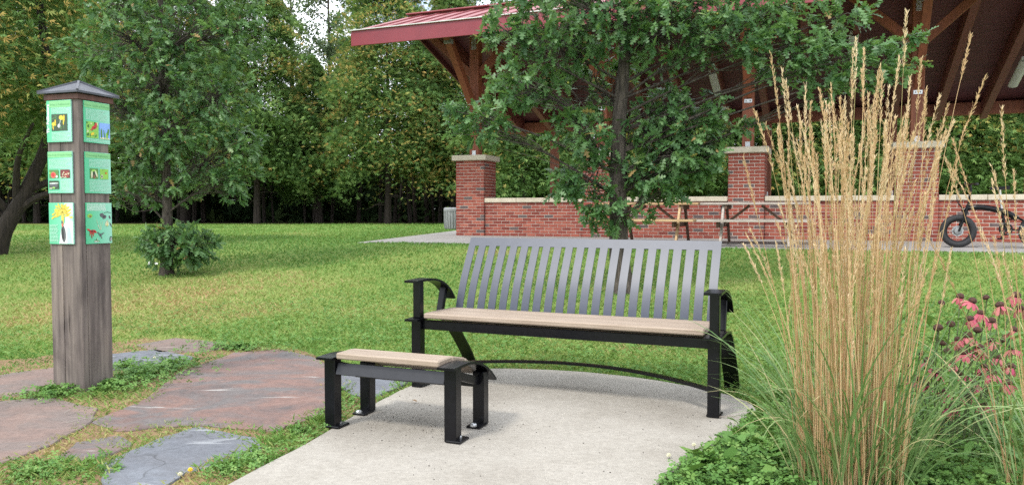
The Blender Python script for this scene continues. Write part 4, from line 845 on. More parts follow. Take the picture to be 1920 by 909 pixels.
for k in range(3): sc.add([(0.05 * k - .05, -0.02, 0.0), (0.05 * k, -.03, 0.01), (0.05 * k + .01, 0.0, .07 - .02 * k), (0.05 * k - .05, .01, .05)], [(0, 1, 2, 3)])
so = sc.build('paper_scrap', M['white']); so.location = (*on_ground(284, 497), float(ground_z(*on_ground(284, 497)))); tag(so, 'small white crumpled paper scrap at the foot of the lone young oak', 'litter')

# ---------------------------------------------------------------- cedars
SPR = []; SPF = []
for k, (a, L) in enumerate(((-0.75, 0.72), (-0.2, 1.0), (0.3, 0.9), (0.9, 0.62))):
    n0 = len(SPR); dx, dy = math.sin(a), math.cos(a); w = 0.085
    SPR += [(dy * w * 0.3, -dx * w * 0.3 + 0.05, 0), (dx * L * 0.55 + dy * w, dy * L * 0.55 - dx * w, -0.03), (dx * L, dy * L, -0.16 * L), (dx * L * 0.55 - dy * w, dy * L * 0.55 + dx * w, 0.03)]
    SPF.append((n0, n0 + 1, n0 + 2, n0 + 3))
SPR = np.array(SPR); SPF = np.array(SPF)
def cedar_mesh(H, R, z0, nb, per, size, seed, orange):
    """drooping boughs, each a fan of many small sprays"""
    rng = np.random.default_rng(seed)
    t = np.linspace(0, 1, nb) ** 1.08; t = np.clip(t + rng.normal(size=nb) * 0.012, 0, 1); z = z0 + (H - z0) * t
    prof = np.minimum(0.78 + 1.6 * t, 1.0) * np.maximum(1 - t ** 2.1, 0.02) ** 0.85
    th = np.arange(nb) * 2.39996 + rng.normal(size=nb) * 0.35
    L = R * np.maximum(prof, 0.07) * (0.55 + 0.60 * vnoise(th * 1.3, z * 0.5, 1.0, seed) + rng.uniform(-0.18, 0.26, nb)); lift = rng.uniform(-0.10, 0.40, nb)
    i_ = np.repeat(np.arange(nb), per); n = len(i_); s_ = rng.uniform(0.22, 1.0, n) ** 0.7
    o = np.stack([np.cos(th), np.sin(th), np.zeros(nb)], 1)[i_]; lat = np.stack([-np.sin(th), np.cos(th), np.zeros(nb)], 1)[i_]
    w = rng.normal(size=n) * (0.10 + 0.24 * L[i_] * np.sin(s_ * 2.4)); Ls = L[i_] * s_
    P = o * Ls[:, None] + lat * w[:, None]; P[:, 2] = z[i_] + lift[i_] * Ls - 0.42 * Ls * s_ ** 1.5 - 0.30 * np.abs(w) + rng.normal(size=n) * (0.05 + 0.03 * L[i_])
    P[:, 2] = np.maximum(P[:, 2], 0.5)
    d = unit(o * 0.8 + lat * (np.sign(w) * 0.55)[:, None] + rng.normal(size=(n, 3)) * 0.42 + np.array([0, 0, -0.12]))
    up = unit(rng.normal(size=(n, 3)) * 0.8 + np.array([0, 0, 0.8]))
    tint = np.clip(0.33 + rng.normal(size=nb)[i_] * 0.10 + rng.normal(size=n) * 0.13, 0, 0.72)
    gold = rng.random(nb) < orange * np.clip(2.4 * vnoise(th * 0.9, z * 0.45, 1.0, seed + 2) - 0.35, 0, 1.4) * (0.5 + 0.8 * t)
    org = gold[i_] & (rng.random(n) < 0.62 * (s_ > 0.55))
    tint = np.where(org, rng.uniform(0.70, 0.98, n), tint)
    V, F, T_ = stamp(SPR, SPF, frames(d, up), rng.uniform(0.65, 1.3, n) * size * np.where(org, 0.75, 1.0), P, tint)
    return mesh_np('crown', V, F, T_)
def cedar_trunk(H, z0, seed, r=0.17, lean=(0, 0)):
    rnd = random.Random(seed); q = MB()
    q.tube(smooth_path([(0, 0, -0.1), (lean[0] * .3 + rnd.uniform(-.1, .1), lean[1] * .3, H * 0.3), (lean[0], lean[1], H * 0.92)], 5), [r * (1.15 - 0.1 * i) for i in range(11)], 8)
    for k in range(16):
        a = rnd.uniform(0, 6.28); z = rnd.uniform(0.8, max(2.0, z0 + 1.5)); L = rnd.uniform(0.5, 1.8)
        q.tube([(0, 0, z), (L * .5 * math.cos(a), L * .5 * math.sin(a), z + .05), (L * math.cos(a), L * math.sin(a), z - rnd.uniform(0, .3))], [0.03, 0.02, 0.008], 4)
    me = bpy.data.meshes.new('trunk'); me.from_pydata(q.v, [], q.f); me.update(); me.materials.append(M['cedarbark']); return me
CV = []
for i, (H, R, z0, nb, org) in enumerate(((15.0, 3.7, 3.0, 170, 0.18), (14.0, 3.9, 2.9, 170, 1.35), (13.0, 3.6, 2.7, 160, 0.5), (9.0, 3.2, 2.0, 130, 0.45))):
    me = cedar_mesh(H, R, z0, int(nb * 1.3), 165, 0.225, 20 + i, org); me.materials.append(M['cedar']); CV.append((me, cedar_trunk(H, z0, 40 + i)))
CED = [ # px, Y, variant, scale, label
    (-70, 40, 0, 1.0, 'tall green cedar at the wood edge behind the near dark cedar'), (70, 41, 1, 1.0, 'cedar at the wood edge directly behind the sign post'), (205, 40, 0, 1.05, 'dark green cedar at the wood edge just past the sign post cap'),
    (345, 41, 2, 1.1, 'tall cedar at the wood edge hidden behind the lone young oak'), (482, 38, 2, 1.0, 'rounded green cedar at the wood edge right of the lone young oak'), (590, 42, 0, 0.60, 'shorter dark cedar between the green and the orange tinged cedars'),
    (728, 38.5, 1, 1.0, 'broad cedar thick with orange seed clusters left of the pavilion roof'), (850, 40, 1, 0.93, 'orange tinged cedar half hidden by the pavilion roof corner'), (985, 33, 3, 0.9, 'low yellowish cedar seen over the first brick wall bay'),
    (1105, 37, 0, 0.9, 'dark cedar behind the oak trunk beyond the pavilion'), (1240, 35, 3, 1.0, 'cedar seen through the pavilion above the first picnic table'), (1400, 34, 2, 0.95, 'cedar behind the middle brick pier of the pavilion'),
    (1530, 33, 3, 1.05, 'cedar seen through the pavilion behind the straw plumes'), (1680, 34, 0, 0.9, 'cedar behind the brick pier beside the straw plumes'), (1800, 30, 3, 1.0, 'cedar seen above the bicycle through the pavilion'), (1935, 31, 2, 0.9, 'cedar at the picture edge beyond the pavilion')]
for i, (px, Y, v, s, lab) in enumerate(CED):
    x = (px - 960) / F_PX * Y; e = empty('cedar_tree', (x, Y, 0.5), i * 1.7); e.scale = (s, s, s)
    tag(e, lab, 'tree', 'cedars along the wood edge')
    link('crown', CV[v][0], None, e)['kind'] = 'stuff'; link('trunk', CV[v][1], None, e)
# near dark cedar at the left edge
nx_, ny_ = -9.75, 14.2
e = empty('cedar_tree', (nx_, ny_, zb(nx_, ny_))); tag(e, 'big near cedar with leaning trunk and orange tips at the left edge', 'tree', 'cedars along the wood edge')
me = cedar_mesh(8.5, 2.75, 2.6, 230, 145, 0.15, 77, 1.7); me.materials.append(M['cedar']); link('crown', me, None, e)['kind'] = 'stuff'
q = MB()
q.tube(smooth_path([(0.25, -0.1, -0.1), (0.42, -0.1, 0.45), (0.85, 0, 1.3), (1.2, 0.1, 2.6), (0.9, 0.2, 5.5)], 5), [0.19 - 0.007 * i for i in range(21)], 10); q.build('trunk', M['cedarbark'], e, True)
q = MB()
for p in (((0.5, 0, 0.7), (1.05, -.1, 1.05), (1.7, -.2, 1.25), (2.2, -.2, 1.7)), ((0.4, 0, 0.6), (-.1, -.3, 1.4), (-.7, -.5, 2.2)), ((0.6, 0, 0.95), (0.9, -.4, 1.7), (1.5, -.9, 2.3)), ((0.75, 0, 1.15), (1.5, .2, 1.6), (2.1, .4, 2.6)), ((0.45, 0, 0.8), (0.2, -.6, 1.5), (0.3, -1.1, 2.2))):
    sp = smooth_path(p, 4); q.tube(sp, [0.075 * (1 - 0.7 * i / (len(sp) - 1)) for i in range(len(sp))], 7)
q.build('limbs', M['cedarbark'], e, True)
# tall thin poplars behind, sky showing through
LQ = np.array([(-0.5, 0, 0), (0.0, -0.62, 0.05), (0.5, 0, 0), (0.0, 0.62, -0.05)]); LQF = np.array([(0, 1, 2, 3)])
def poplar(px, Y, H, R, n, seed, label):
    rng = np.random.default_rng(seed); x = (px - 960) / F_PX * Y; e = empty('poplar_tree', (x, Y, 0.5)); tag(e, label, 'tree', 'poplars rising behind the cedars')
    q = MB(); q.tube([(0, 0, 0), (0.1, 0, H * .5), (0, 0.1, H)], [0.2, 0.14, 0.02], 7); q.build('trunk', M['bark'], e, True); q = MB(); PS = []
    for k in range(34):
        z = H * rng.uniform(0.28, 0.98); a = rng.uniform(0, 6.28); L = R * (1.15 - 0.75 * z / H) * rng.uniform(.6, 1.1); tip = np.array([L * math.cos(a), L * math.sin(a), z + L * rng.uniform(.5, 1.0)])
        q.tube([(0.05, 0, z), tuple(tip * [.5, .5, 1] - [0, 0, .25 * L]), tuple(tip)], [0.05, 0.03, 0.01], 4)
        m = n // 34; s = rng.uniform(0.3, 1.05, m)[:, None]; PS.append(np.array([0.05, 0, z]) * (1 - s) + tip * s + rng.normal(size=(m, 3)) * 0.30)
    q.build('branches', M['bark'], e)['kind'] = 'stuff'; PS = np.concatenate(PS); d = unit(rng.normal(size=PS.shape))
    V, F, T_ = stamp(LQ, LQF, frames(d, unit(rng.normal(size=PS.shape))), rng.uniform(0.10, 0.19, len(PS)), PS, rng.uniform(0, 1, len(PS)))
    link('crown', mesh_np('crown', V, F, T_), M['poplar'], e)['kind'] = 'stuff'
poplar(548, 50, 16.5, 2.6, 3600, 60, 'airy pale poplar with sky showing through right of the lone oak')
poplar(618, 52, 18.5, 2.9, 8500, 61, 'tall grey green poplar between the airy poplar and the orange cedar')
poplar(890, 52, 18.5, 3.4, 8000, 62, 'poplar rising behind the corner of the red roof')
poplar(672, 54, 19.0, 2.6, 6000, 63, 'slim poplar top just left of the orange cedar crown')
# the dark wood behind
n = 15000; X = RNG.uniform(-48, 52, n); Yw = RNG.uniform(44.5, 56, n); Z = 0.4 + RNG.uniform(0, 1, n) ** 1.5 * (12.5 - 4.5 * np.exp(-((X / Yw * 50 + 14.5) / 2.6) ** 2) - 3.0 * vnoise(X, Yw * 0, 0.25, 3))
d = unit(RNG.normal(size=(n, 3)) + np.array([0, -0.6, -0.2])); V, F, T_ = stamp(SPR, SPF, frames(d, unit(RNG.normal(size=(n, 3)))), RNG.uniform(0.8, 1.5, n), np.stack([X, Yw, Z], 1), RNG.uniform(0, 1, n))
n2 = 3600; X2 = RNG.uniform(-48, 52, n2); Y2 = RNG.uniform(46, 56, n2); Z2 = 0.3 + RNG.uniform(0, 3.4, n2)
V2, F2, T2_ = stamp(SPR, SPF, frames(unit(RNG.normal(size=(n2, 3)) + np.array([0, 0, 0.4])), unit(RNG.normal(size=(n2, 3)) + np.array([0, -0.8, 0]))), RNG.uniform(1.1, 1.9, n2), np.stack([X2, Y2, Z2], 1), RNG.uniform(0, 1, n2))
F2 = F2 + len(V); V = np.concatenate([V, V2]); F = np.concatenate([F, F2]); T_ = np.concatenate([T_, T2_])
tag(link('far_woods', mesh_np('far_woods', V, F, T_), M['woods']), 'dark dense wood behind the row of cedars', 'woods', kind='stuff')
q = MB(); rnd = random.Random(5)
for k in range(46):
    x = rnd.uniform(-30, 4); y = rnd.uniform(41.5, 45); e = empty('cedar_trunk', (x, y, 0.45)) if False else None
    q.tube([(x, y, 0.4), (x + rnd.uniform(-.2, .2), y, 3.0), (x + rnd.uniform(-.4, .4), y, 5.5)], rnd.uniform(0.06, 0.16), 6)
tag(q.build('wood_stems', M['cedarbark']), 'crowd of dark stems in the shade under the cedars', 'woods', kind='stuff')

# ---------------------------------------------------------------- lawn: blades, clover
def shrink(p, d):
    n = len(p); cx = sum(q[0] for q in p) / n; cy = sum(q[1] for q in p) / n; out = []
    for q in p:
        r = math.hypot(q[0] - cx, q[1] - cy); k = 1 - min(d * (0.2 + 1.6 * float(vnoise(q[0], q[1], 6.0, 21))), r * 0.6) / r; out.append((cx + (q[0] - cx) * k, cy + (q[1] - cy) * k))
    return out
STONE_IN = [shrink(p, 0.07) for p in STONE_POLY]
def off_hard(x, y, margin=True):
    k = inside(x, y, PAD) | inside(x, y, SLAB_W) | inside(x, y, lp)
    for p in STONE_IN: k |= inside(x, y, p)
    return ~k
def scatter(n, r0, r1, seed, th=0.80):
    rng = np.random.default_rng(seed); r = np.exp(rng.uniform(math.log(r0), math.log(r1), n)); a = rng.uniform(-th, th, n)
    return r * np.sin(a), r * np.cos(a), rng
def straw(x, y):
    """how dry the grass is at a place"""
    v = 0.9 * vnoise(x, y, 0.35, 1) + 0.6 * vnoise(x, y, 1.1, 2) + 0.35 * vnoise(x, y, 4.0, 5) - 0.72
    q = x * BX[0] + y * BX[1]
    dry = np.exp(-((x + 4.6) / 2.6) ** 2 - ((y - 7.6) / 1.9) ** 2) * 0.22 + np.exp(-((x + 1.2) / 2.4) ** 2 - ((y - 8.4) / 1.3) ** 2) * 0.20
    return np.clip(0.05 + 0.80 * v + dry * 1.5, 0, 1)
GT = np.array([(-0.5, 0, 0), (0.5, 0, 0), (0.32, 0.55, 0.0), (0.0, 1.0, -0.22), (-0.32, 0.55, 0.0)]); GF = np.array([(0, 1, 2, 4), (4, 2, 3, 3)])
GT4 = np.array([(-0.5, 0, 0), (0.5, 0, 0), (0.30, 0.6, 0.02), (-0.05, 1.0, -0.16)]); GF4 = np.array([(0, 1, 2, 3)])
def grass(x, y, rng, h, wmul, tint, name, lab):
    n = len(x); z = ground_z(x, y); r = np.hypot(x, y)
    a = rng.uniform(0, 2 * np.pi, n); d = unit(np.stack([np.cos(a) * 0.75, np.sin(a) * 0.75, rng.uniform(0.35, 1.1, n)], 1))
    up = unit(np.stack([np.cos(a), np.sin(a), np.full(n, 0.25)], 1) * -1 + rng.normal(size=(n, 3)) * 0.3)
    R = frames(d, up); w = wmul * r * rng.uniform(0.6, 1.3, n); 
    V = (R[:, None, :, 0] * (GT4[None, :, 0, None] * w[:, None, None]) + R[:, None, :, 1] * (GT4[None, :, 1, None] * h[:, None, None]) + R[:, None, :, 2] * (GT4[None, :, 2, None] * h[:, None, None])) + np.stack([x, y, z - 0.004], 1)[:, None, :]
    F = GF4[None] + (np.arange(n) * 4)[:, None, None]
    o = link(name, mesh_np(name, V.reshape(-1, 3), F.reshape(-1, 4), np.repeat(tint, 4)), M['grass']); tag(o, lab, 'grass', kind='stuff')
x, y, rng = scatter(385000, 2.3, 40, 90)
k = off_hard(x, y) & (y > 1.2); insoil = inside(x, y, SOIL); k &= ~(insoil & (rng.random(len(x)) < 0.12))
x, y, insoil = x[k], y[k], insoil[k]; n = len(x)
tint = np.clip(straw(x, y) + rng.normal(size=n) * 0.13 + np.where(insoil, 0.22 + 0.75 * (vnoise(x, y, 2.2, 8) - 0.45), 0), 0, 1)
far = np.clip((y - 13) / 12, 0, 1); tint = tint * (1 - 0.45 * far) + 0.40 * 0.45 * far
grass(x, y, rng, np.where(insoil, 0.035, 0.046) * rng.uniform(0.6, 1.35, n) * (1 + 0.012 * np.hypot(x, y)), 0.00115, tint, 'lawn_grass', 'short mown lawn grass with dry yellowish patches')
# clover: three round leaflets
CT = []; CF = []
for k in range(3):
    a = k * 2.094; n0 = len(CT)
    for (u, v, zz) in ((0.06, 0, 0), (0.45, -0.36, .10), (0.92, -0.28, .08), (0.86, 0, 0.0), (0.92, 0.28, .08), (0.45, 0.36, .10)):
        CT.append((u * math.cos(a) - v * math.sin(a), u * math.sin(a) + v * math.cos(a), zz))
    CF += [(n0, n0 + 1, n0 + 2, n0 + 3), (n0, n0 + 3, n0 + 4, n0 + 5)]
CT = np.array(CT); CF = np.array(CF)
def clover(x, y, rng, size, lift, name, lab):
    n = len(x); nrm = unit(rng.normal(size=(n, 3)) * 0.38 + np.array([0, 0, 1.0])); d = unit(np.cross(nrm, rng.normal(size=(n, 3)))); R = frames(d, nrm)
    V, F, T_ = stamp(CT, CF, R, size, np.stack([x, y, ground_z(x, y) + lift], 1), np.clip(rng.normal(size=n) * 0.22 + 0.45 + 0.3 * (vnoise(x, y, 2.5, 6) - .5), 0, 1))
    tag(link(name, mesh_np(name, V, F, T_), M['clover']), lab, 'clover', kind='stuff')
x, y, rng = scatter(50000, 2.6, 9, 91); k = off_hard(x, y) & (y > 1.2) & (vnoise(x, y, 0.9, 12) + 0.5 * vnoise(x, y, 3.5, 13) + 0.09 * (8.5 - y) > 0.76) & ~inside(x, y, SOIL)
x, y = x[k], y[k]; n = len(x); clover(x, y, rng, rng.uniform(0.010, 0.019, n), rng.uniform(0.025, 0.062, n), 'lawn_clover', 'low green clover patches spread through the near lawn')
def patch(pts, n, seed, zc=0.0):
    rng = np.random.default_rng(seed); X, Y = [], []
    for (px, py, rx, ry) in pts:
        c = on_ground(px, py, zc); ex = on_ground(px + rx, py, zc)[0] - c[0]; ey = abs(on_ground(px, py - ry, zc)[1] - c[1]); m = int(n * rx * ry / sum(q[2] * q[3] for q in pts))
        a = rng.uniform(0, 6.28, m); r = np.abs(rng.normal(size=m)) * 0.62 * (0.6 + 0.8 * vnoise(np.cos(a) * 2, np.sin(a) * 2, 1.3, seed)); X.append(c[0] + ex * r * np.cos(a)); Y.append(c[1] + ey * r * np.sin(a))
    return np.concatenate(X), np.concatenate(Y), rng
kx, ky = KC.x - 0.0, KC.y
x, y, rng = patch([(270, 705, 75, 22), (320, 690, 45, 12), (100, 742, 60, 14), (210, 730, 60, 12), (450, 655, 120, 8), (240, 690, 30, 10)], 2500, 92)
k = ~((np.abs((x - KC.x) * math.cos(KA) + (y - KC.y) * math.sin(KA) + S_ / 2) < S_ / 2 + .01) & (np.abs(-(x - KC.x) * math.sin(KA) + (y - KC.y) * math.cos(KA) - S_ / 2) < S_ / 2 + .01)); x, y = x[k], y[k]; n = len(x)
clover(x, y, rng, rng.uniform(0.013, 0.026, n), rng.uniform(0.005, 0.06, n), 'post_clover', 'lush clover growing round the foot of the sign post')
x, y, rng = patch([(1420, 860, 140, 60), (1330, 890, 90, 35), (1440, 800, 80, 30), (1500, 760, 90, 40), (1560, 700, 90, 30), (1650, 880, 200, 60), (1800, 800, 150, 60)], 7000, 93)
k = ~inside(x, y, PAD); x, y = x[k], y[k]; n = len(x); clover(x, y, rng, rng.uniform(0.012, 0.030, n), rng.uniform(0.01, 0.085, n), 'bed_clover', 'lush clover and weeds at the concrete edge below the straw grass')
x, y, rng = patch([(620, 770, 40, 26), (560, 810, 60, 22), (480, 860, 70, 24), (430, 885, 60, 20), (660, 755, 30, 22), (640, 735, 22, 16), (100, 880, 120, 24), (60, 895, 90, 20), (230, 880, 30, 14), (760, 712, 40, 8)], 1700, 94)
k = off_hard(x, y); x, y = x[k], y[k]; n = len(x); clover(x, y, rng, rng.uniform(0.009, 0.020, n), rng.uniform(0.004, 0.03, n), 'path_clover', 'clover filling the joints between flagstones and concrete')
# leafy overhang of long grass at pad edge
x, y, rng = patch([(640, 745, 26, 30), (600, 790, 50, 26), (520, 830, 70, 24), (430, 875, 80, 24), (130, 880, 130, 26), (200, 745, 120, 14), (1420, 850, 130, 60), (1480, 770, 90, 50), (1650, 850, 250, 80), (940, 692, 160, 5), (1200, 712, 120, 6)], 9000, 95)
k = off_hard(x, y); x, y = x[k], y[k]; n = len(x)
grass(x, y, rng, rng.uniform(0.025, 0.075, n), 0.0008, np.clip(rng.normal(size=n) * 0.15 + 0.30 + 0.35 * (x < -1.4) * rng.random(n), 0, 1), 'edge_grass', 'longer grass fringing the flagstones and the concrete')
# clover blossoms, one yellow flower
def blossom(px, py, h, mat, lab, z=0.0):
    c = on_ground(px, py, z); e = empty('clover_flower', (c[0], c[1], 0)); tag(e, lab, 'flower')
    MB().tube([(0, 0, 0), (0.004, 0, h * .6), (0, 0.003, h)], 0.0012, 5).build('stem', M['stem'], e, True)
    q = MB()
    for k in range(26):
        t = math.acos(1 - 1.5 * (k + .5) / 26); a = k * 2.4; v = Vector((math.sin(t) * math.cos(a), math.sin(t) * math.sin(a), math.cos(t))); q.bar(Vector((0, 0, h)), Vector((0, 0, h)) + v * 0.010, 0.0035, 0.0025)
    q.build('blossom', mat, e)
M['blossom'] = simple('cream_blossom', [(0.3, (0.55, 0.52, 0.34)), (0.7, (0.72, 0.70, 0.55))], 0.7, 50); M['buttercup'] = simple('yellow_blossom', [(0.3, (0.75, 0.45, 0.02)), (0.7, (0.85, 0.60, 0.04))], 0.5, 50)
blossom(1301, 858, 0.06, M['blossom'], 'white clover blossom standing tallest by the concrete edge below the bench'); blossom(1254, 872, 0.045, M['blossom'], 'white clover blossom leaning over the concrete nearest the front')
blossom(357, 898, 0.04, M['buttercup'], 'single yellow flower beside the blue grey flagstone'); blossom(338, 902, 0.03, M['blossom'], 'tiny white clover blossom next to the yellow flower')
blossom(290, 686, 0.06, M['blossom'], 'white clover blossom in the clover behind the sign post')

# ---------------------------------------------------------------- feather reed grass
def ribbon(P, W, side):
    """P (m,k,3) centre lines, W (k,) width, side (m,3)"""
    m, k, _ = P.shape; L = P - side[:, None] * (W[None, :, None] / 2); Rr = P + side[:, None] * (W[None, :, None] / 2)
    V = np.stack([L, Rr], 2).reshape(-1, 3); b0 = (np.arange(m) * 2 * k)[:, None] + 2 * np.arange(k - 1)[None]
    return V, np.stack([b0, b0 + 1, b0 + 3, b0 + 2], -1).reshape(-1, 4)
def reed_grass(base, nst, nlf, hmin, hmax, splay, spread, seed, label, leaf_bias):
    rng = np.random.default_rng(seed); e = empty('reed_grass', (base[0], base[1], 0.0)); tag(e, label, 'ornamental grass', 'tall feather reed grass clumps')
    a = rng.uniform(0, 2 * np.pi, nst); r = spread * np.sqrt(rng.uniform(0, 1, nst)); B = np.stack([r * np.cos(a), r * np.sin(a), np.zeros(nst)], 1)
    H = hmin + (hmax - hmin) * rng.beta(1.6, 2.5, nst); lean = splay * (0.10 + 0.90 * (r / spread) ** 1.3) * rng.uniform(0.0, 1.1, nst) * np.where(rng.random(nst) < 0.14, 1.9, 1.0); a2 = a + rng.normal(size=nst) * 0.5
    out = np.stack([np.cos(a2), np.sin(a2), np.zeros(nst)], 1); K = 9; t = np.linspace(0, 1, K)
    wob = rng.normal(size=(nst, 1, 3)) * np.array([1, 1, 0]) * 0.016 * np.sin(t * 3.1)[None, :, None] + rng.normal(size=(nst, 1, 3)) * np.array([1, 1, 0]) * 0.012 * np.sin(t * 6.3)[None, :, None] + out[:, None] * (rng.uniform(-0.02, 0.07, nst)[:, None] * (t ** 5)[None])[..., None]
    P = B[:, None] + out[:, None] * (lean[:, None] * (0.45 * t + 0.55 * t ** 2.1)[None])[..., None] * H[:, None, None] + np.array([0, 0, 1.0]) * (H[:, None] * t[None])[..., None] + wob
    V, F, TT = [], [], []; off = 0
    for s in range(2):                                    # crossed ribbons give a round stalk
        sd_ = np.stack([np.cos(a2 + s * 1.57 + 0.5), np.sin(a2 + s * 1.57 + 0.5), np.zeros(nst)], 1)
        v, f = ribbon(P, 0.0042 * (1 - 0.6 * t), sd_); V.append(v); F.append(f + off); off += len(v); TT.append(np.repeat(rng.uniform(0, 0.9, nst), 2 * K))
    link('stalks', mesh_np('stalks', np.concatenate(V), np.concatenate(F), np.concatenate(TT)), M['straw'], e)['kind'] = 'stuff'
    # plumes: spikelets hugging the top of each stalk
    SK = np.array([(-0.5, 0, 0), (0.5, 0, 0), (0.28, 0.7, 0.1), (-0.1, 1.0, 0.22)]); SKF = np.array([(0, 1, 2, 3)])
    ns = 84; pl = rng.uniform(0.16, 0.27, nst); tt = 1 - (pl / H)[:, None] * (1 - rng.uniform(0, 1, (nst, ns)) ** 0.9); x_ = tt * (K - 1); i0 = np.clip(x_.astype(int), 0, K - 2); f_ = (x_ - i0)[..., None]
    idx = np.arange(nst)[:, None]; C = P[idx, i0] * (1 - f_) + P[idx, i0 + 1] * f_; D = unit(P[idx, i0 + 1] - P[idx, i0]); rad = unit(rng.normal(size=(nst, ns, 3))); rel = (tt - (1 - pl / H)[:, None]) / (pl / H)[:, None]
    env = (0.35 + np.sin(np.clip(rel, 0, 1) * 2.6 + 0.25))[..., None]
    C = C + rad * 0.0026 * env; d = unit(D + rad * 0.24); ln = rng.uniform(0.010, 0.020, (nst, ns))
    Vp, Fp, Tp = stamp(SK * np.array([0.22, 1, 1]), SKF, frames(d.reshape(-1, 3), rad.reshape(-1, 3)), ln.ravel(), C.reshape(-1, 3), np.clip(np.repeat(rng.uniform(0.1, 0.9, nst), ns) + rng.normal(size=nst * ns) * 0.14, 0, 1))
    link('plumes', mesh_np('plumes', Vp, Fp, Tp), M['plume'], e)['kind'] = 'stuff'
    # arching leaves
    a = rng.uniform(0, 2 * np.pi, nlf); r = spread * 1.15 * np.sqrt(rng.uniform(0, 1, nlf)); B = np.stack([r * np.cos(a), r * np.sin(a), np.zeros(nlf)], 1); a2 = a + rng.normal(size=nlf) * 0.6
    out = np.stack([np.cos(a2), np.sin(a2), np.zeros(nlf)], 1); L = rng.uniform(0.30, 0.82, nlf); bend = rng.uniform(0.25, 1.0, nlf); K = 10; t = np.linspace(0, 1, K); ang = 0.12 + rng.uniform(0, 0.3, nlf)[:, None] + bend[:, None] * 1.65 * t[None] ** 1.5
    step = L[:, None] / (K - 1); hx = np.cumsum(np.sin(ang) * step, 1); hz = np.cumsum(np.cos(ang) * step, 1)
    P = B[:, None] + out[:, None] * hx[..., None] + np.array([0, 0, 1.0]) * np.maximum(hz, 0.01)[..., None]
    sd_ = unit(np.stack([-np.sin(a2), np.cos(a2), np.zeros(nlf)], 1) + rng.normal(size=(nlf, 3)) * 0.35)
    v, f = ribbon(P, 0.0068 * np.sin(np.clip(0.35 + 2.75 * t, 0, 3.1)) + 0.0006, sd_); tn = np.where(rng.random(nlf) < 0.16, rng.uniform(0.85, 1.0, nlf), rng.uniform(0.05, 0.75, nlf))
    link('leaves', mesh_np('leaves', v, f, np.repeat(tn, 2 * K)), M['blade'], e)['kind'] = 'stuff'
reed_grass((1.33, 2.98), 235, 300, 0.76, 1.88, 0.145, 0.195, 31, 'dense tall straw coloured reed grass clump beside the bench', 0)
reed_grass((2.10, 2.86), 55, 110, 0.8, 1.72, 0.26, 0.20, 32, 'sparser reed grass clump at the right picture edge', 0)

# ---------------------------------------------------------------- coneflowers
cf = empty('coneflower_plant', (1.90, 3.45, 0.0)); tag(cf, 'patch of faded pink coneflowers between the two reed grass clumps', 'flowers')
PT = np.array([(-0.18, 0, 0), (0.18, 0, 0), (0.30, 0.5, -0.12), (0.22, 0.9, -0.42), (0.0, 1.0, -0.52), (-0.22, 0.9, -0.42), (-0.30, 0.5, -0.12)]); PTF = np.array([(0, 1, 2, 6), (6, 2, 3, 5), (5, 3, 4, 4)])
rnd = random.Random(12)
heads = [(1765, 570, 0), (1800, 558, 8), (1822, 566, 10), (1850, 560, 0), (1876, 575, 9), (1838, 588, 13), (1860, 603, 6), (1905, 556, 12), (1912, 580, 5), (1832, 622, 0), (1796, 638, 12), (1815, 632, 11), (1858, 640, 13), (1766, 645, 0), (1880, 640, 0), (1806, 662, 12), (1836, 655, 13), (1800, 702, 13), (1860, 702, 9), (1898, 655, 12), (1775, 660, 0), (1716, 712, 10), (1814, 745, 8), (1785, 765, 9), (1740, 680, 6), (1900, 620, 7), (1870, 672, 10), (1845, 690, 11), (1725, 665, 0), (1890, 720, 9), (1830, 720, 12), (1755, 700, 8), (1768, 735, 9), (1700, 690, 0), (1735, 720, 10), (1782, 610, 0), (1820, 600, 7), (1895, 690, 8), (1845, 760, 9), (1760, 618, 0), (1785, 680, 10)]
for i, (px, py, npet) in enumerate(heads):
    Y = 3.45 + rnd.uniform(-.22, .28); p = at(px, py, Y) - Vector(cf.location); tz = Matrix.Rotation(rnd.uniform(-.35, .35), 4, 'X') @ Matrix.Rotation(rnd.uniform(-.35, .35), 4, 'Y'); T = Matrix.Translation(p) @ tz
    s = 0.018 * rnd.uniform(0.8, 1.2)
    h = MB().lathe([(s * r_, s * z_) for r_, z_ in ((0.35, -0.25), (0.85, 0.0), (1.0, 0.35), (0.85, 0.85), (0.5, 1.15), (0.0, 1.28))], 12, T).build('flower_head', M['cone'], cf, True)
    for k in range(npet):
        a = 2 * math.pi * k / npet + rnd.uniform(-.2, .2); L = rnd.uniform(0.030, 0.048); drop = rnd.uniform(0.3, 1.15)
        R_ = Matrix.Rotation(a, 4, 'Z') @ Matrix.Translation((0, s * 0.75, 0)) @ Matrix.Rotation(-drop, 4, 'X')
        vs = [tuple(T @ R_ @ Vector((v[0] * L * 0.75, v[1] * L, v[2] * L * 0.6))) for v in PT]
        MB().add(vs, [(0, 1, 2, 6), (6, 2, 3, 5), (5, 3, 4)], rnd.random()).build('petal', M['petal'], h, True, True)
    g = Vector((p.x * 0.55 + rnd.uniform(-.05, .05), p.y * 0.5, 0)); MB().tube(smooth_path([g, (g + p) / 2 + Vector((rnd.uniform(-.03, .03), rnd.uniform(-.03, .03), .05)), T @ Vector((0, 0, -.004))], 4), 0.0028, 5).build('stem', M['stem'], cf, True)
LFT = np.array([(-0.06, 0, 0), (0.06, 0, 0), (0.17, 0.35, .04), (0.10, 0.75, -.05), (0.0, 1.0, -.16), (-0.10, 0.75, -.05), (-0.17, 0.35, .04)]); LFF = np.array([(0, 1, 2, 6), (6, 2, 3, 5), (5, 3, 4, 4)])
lf = MB()
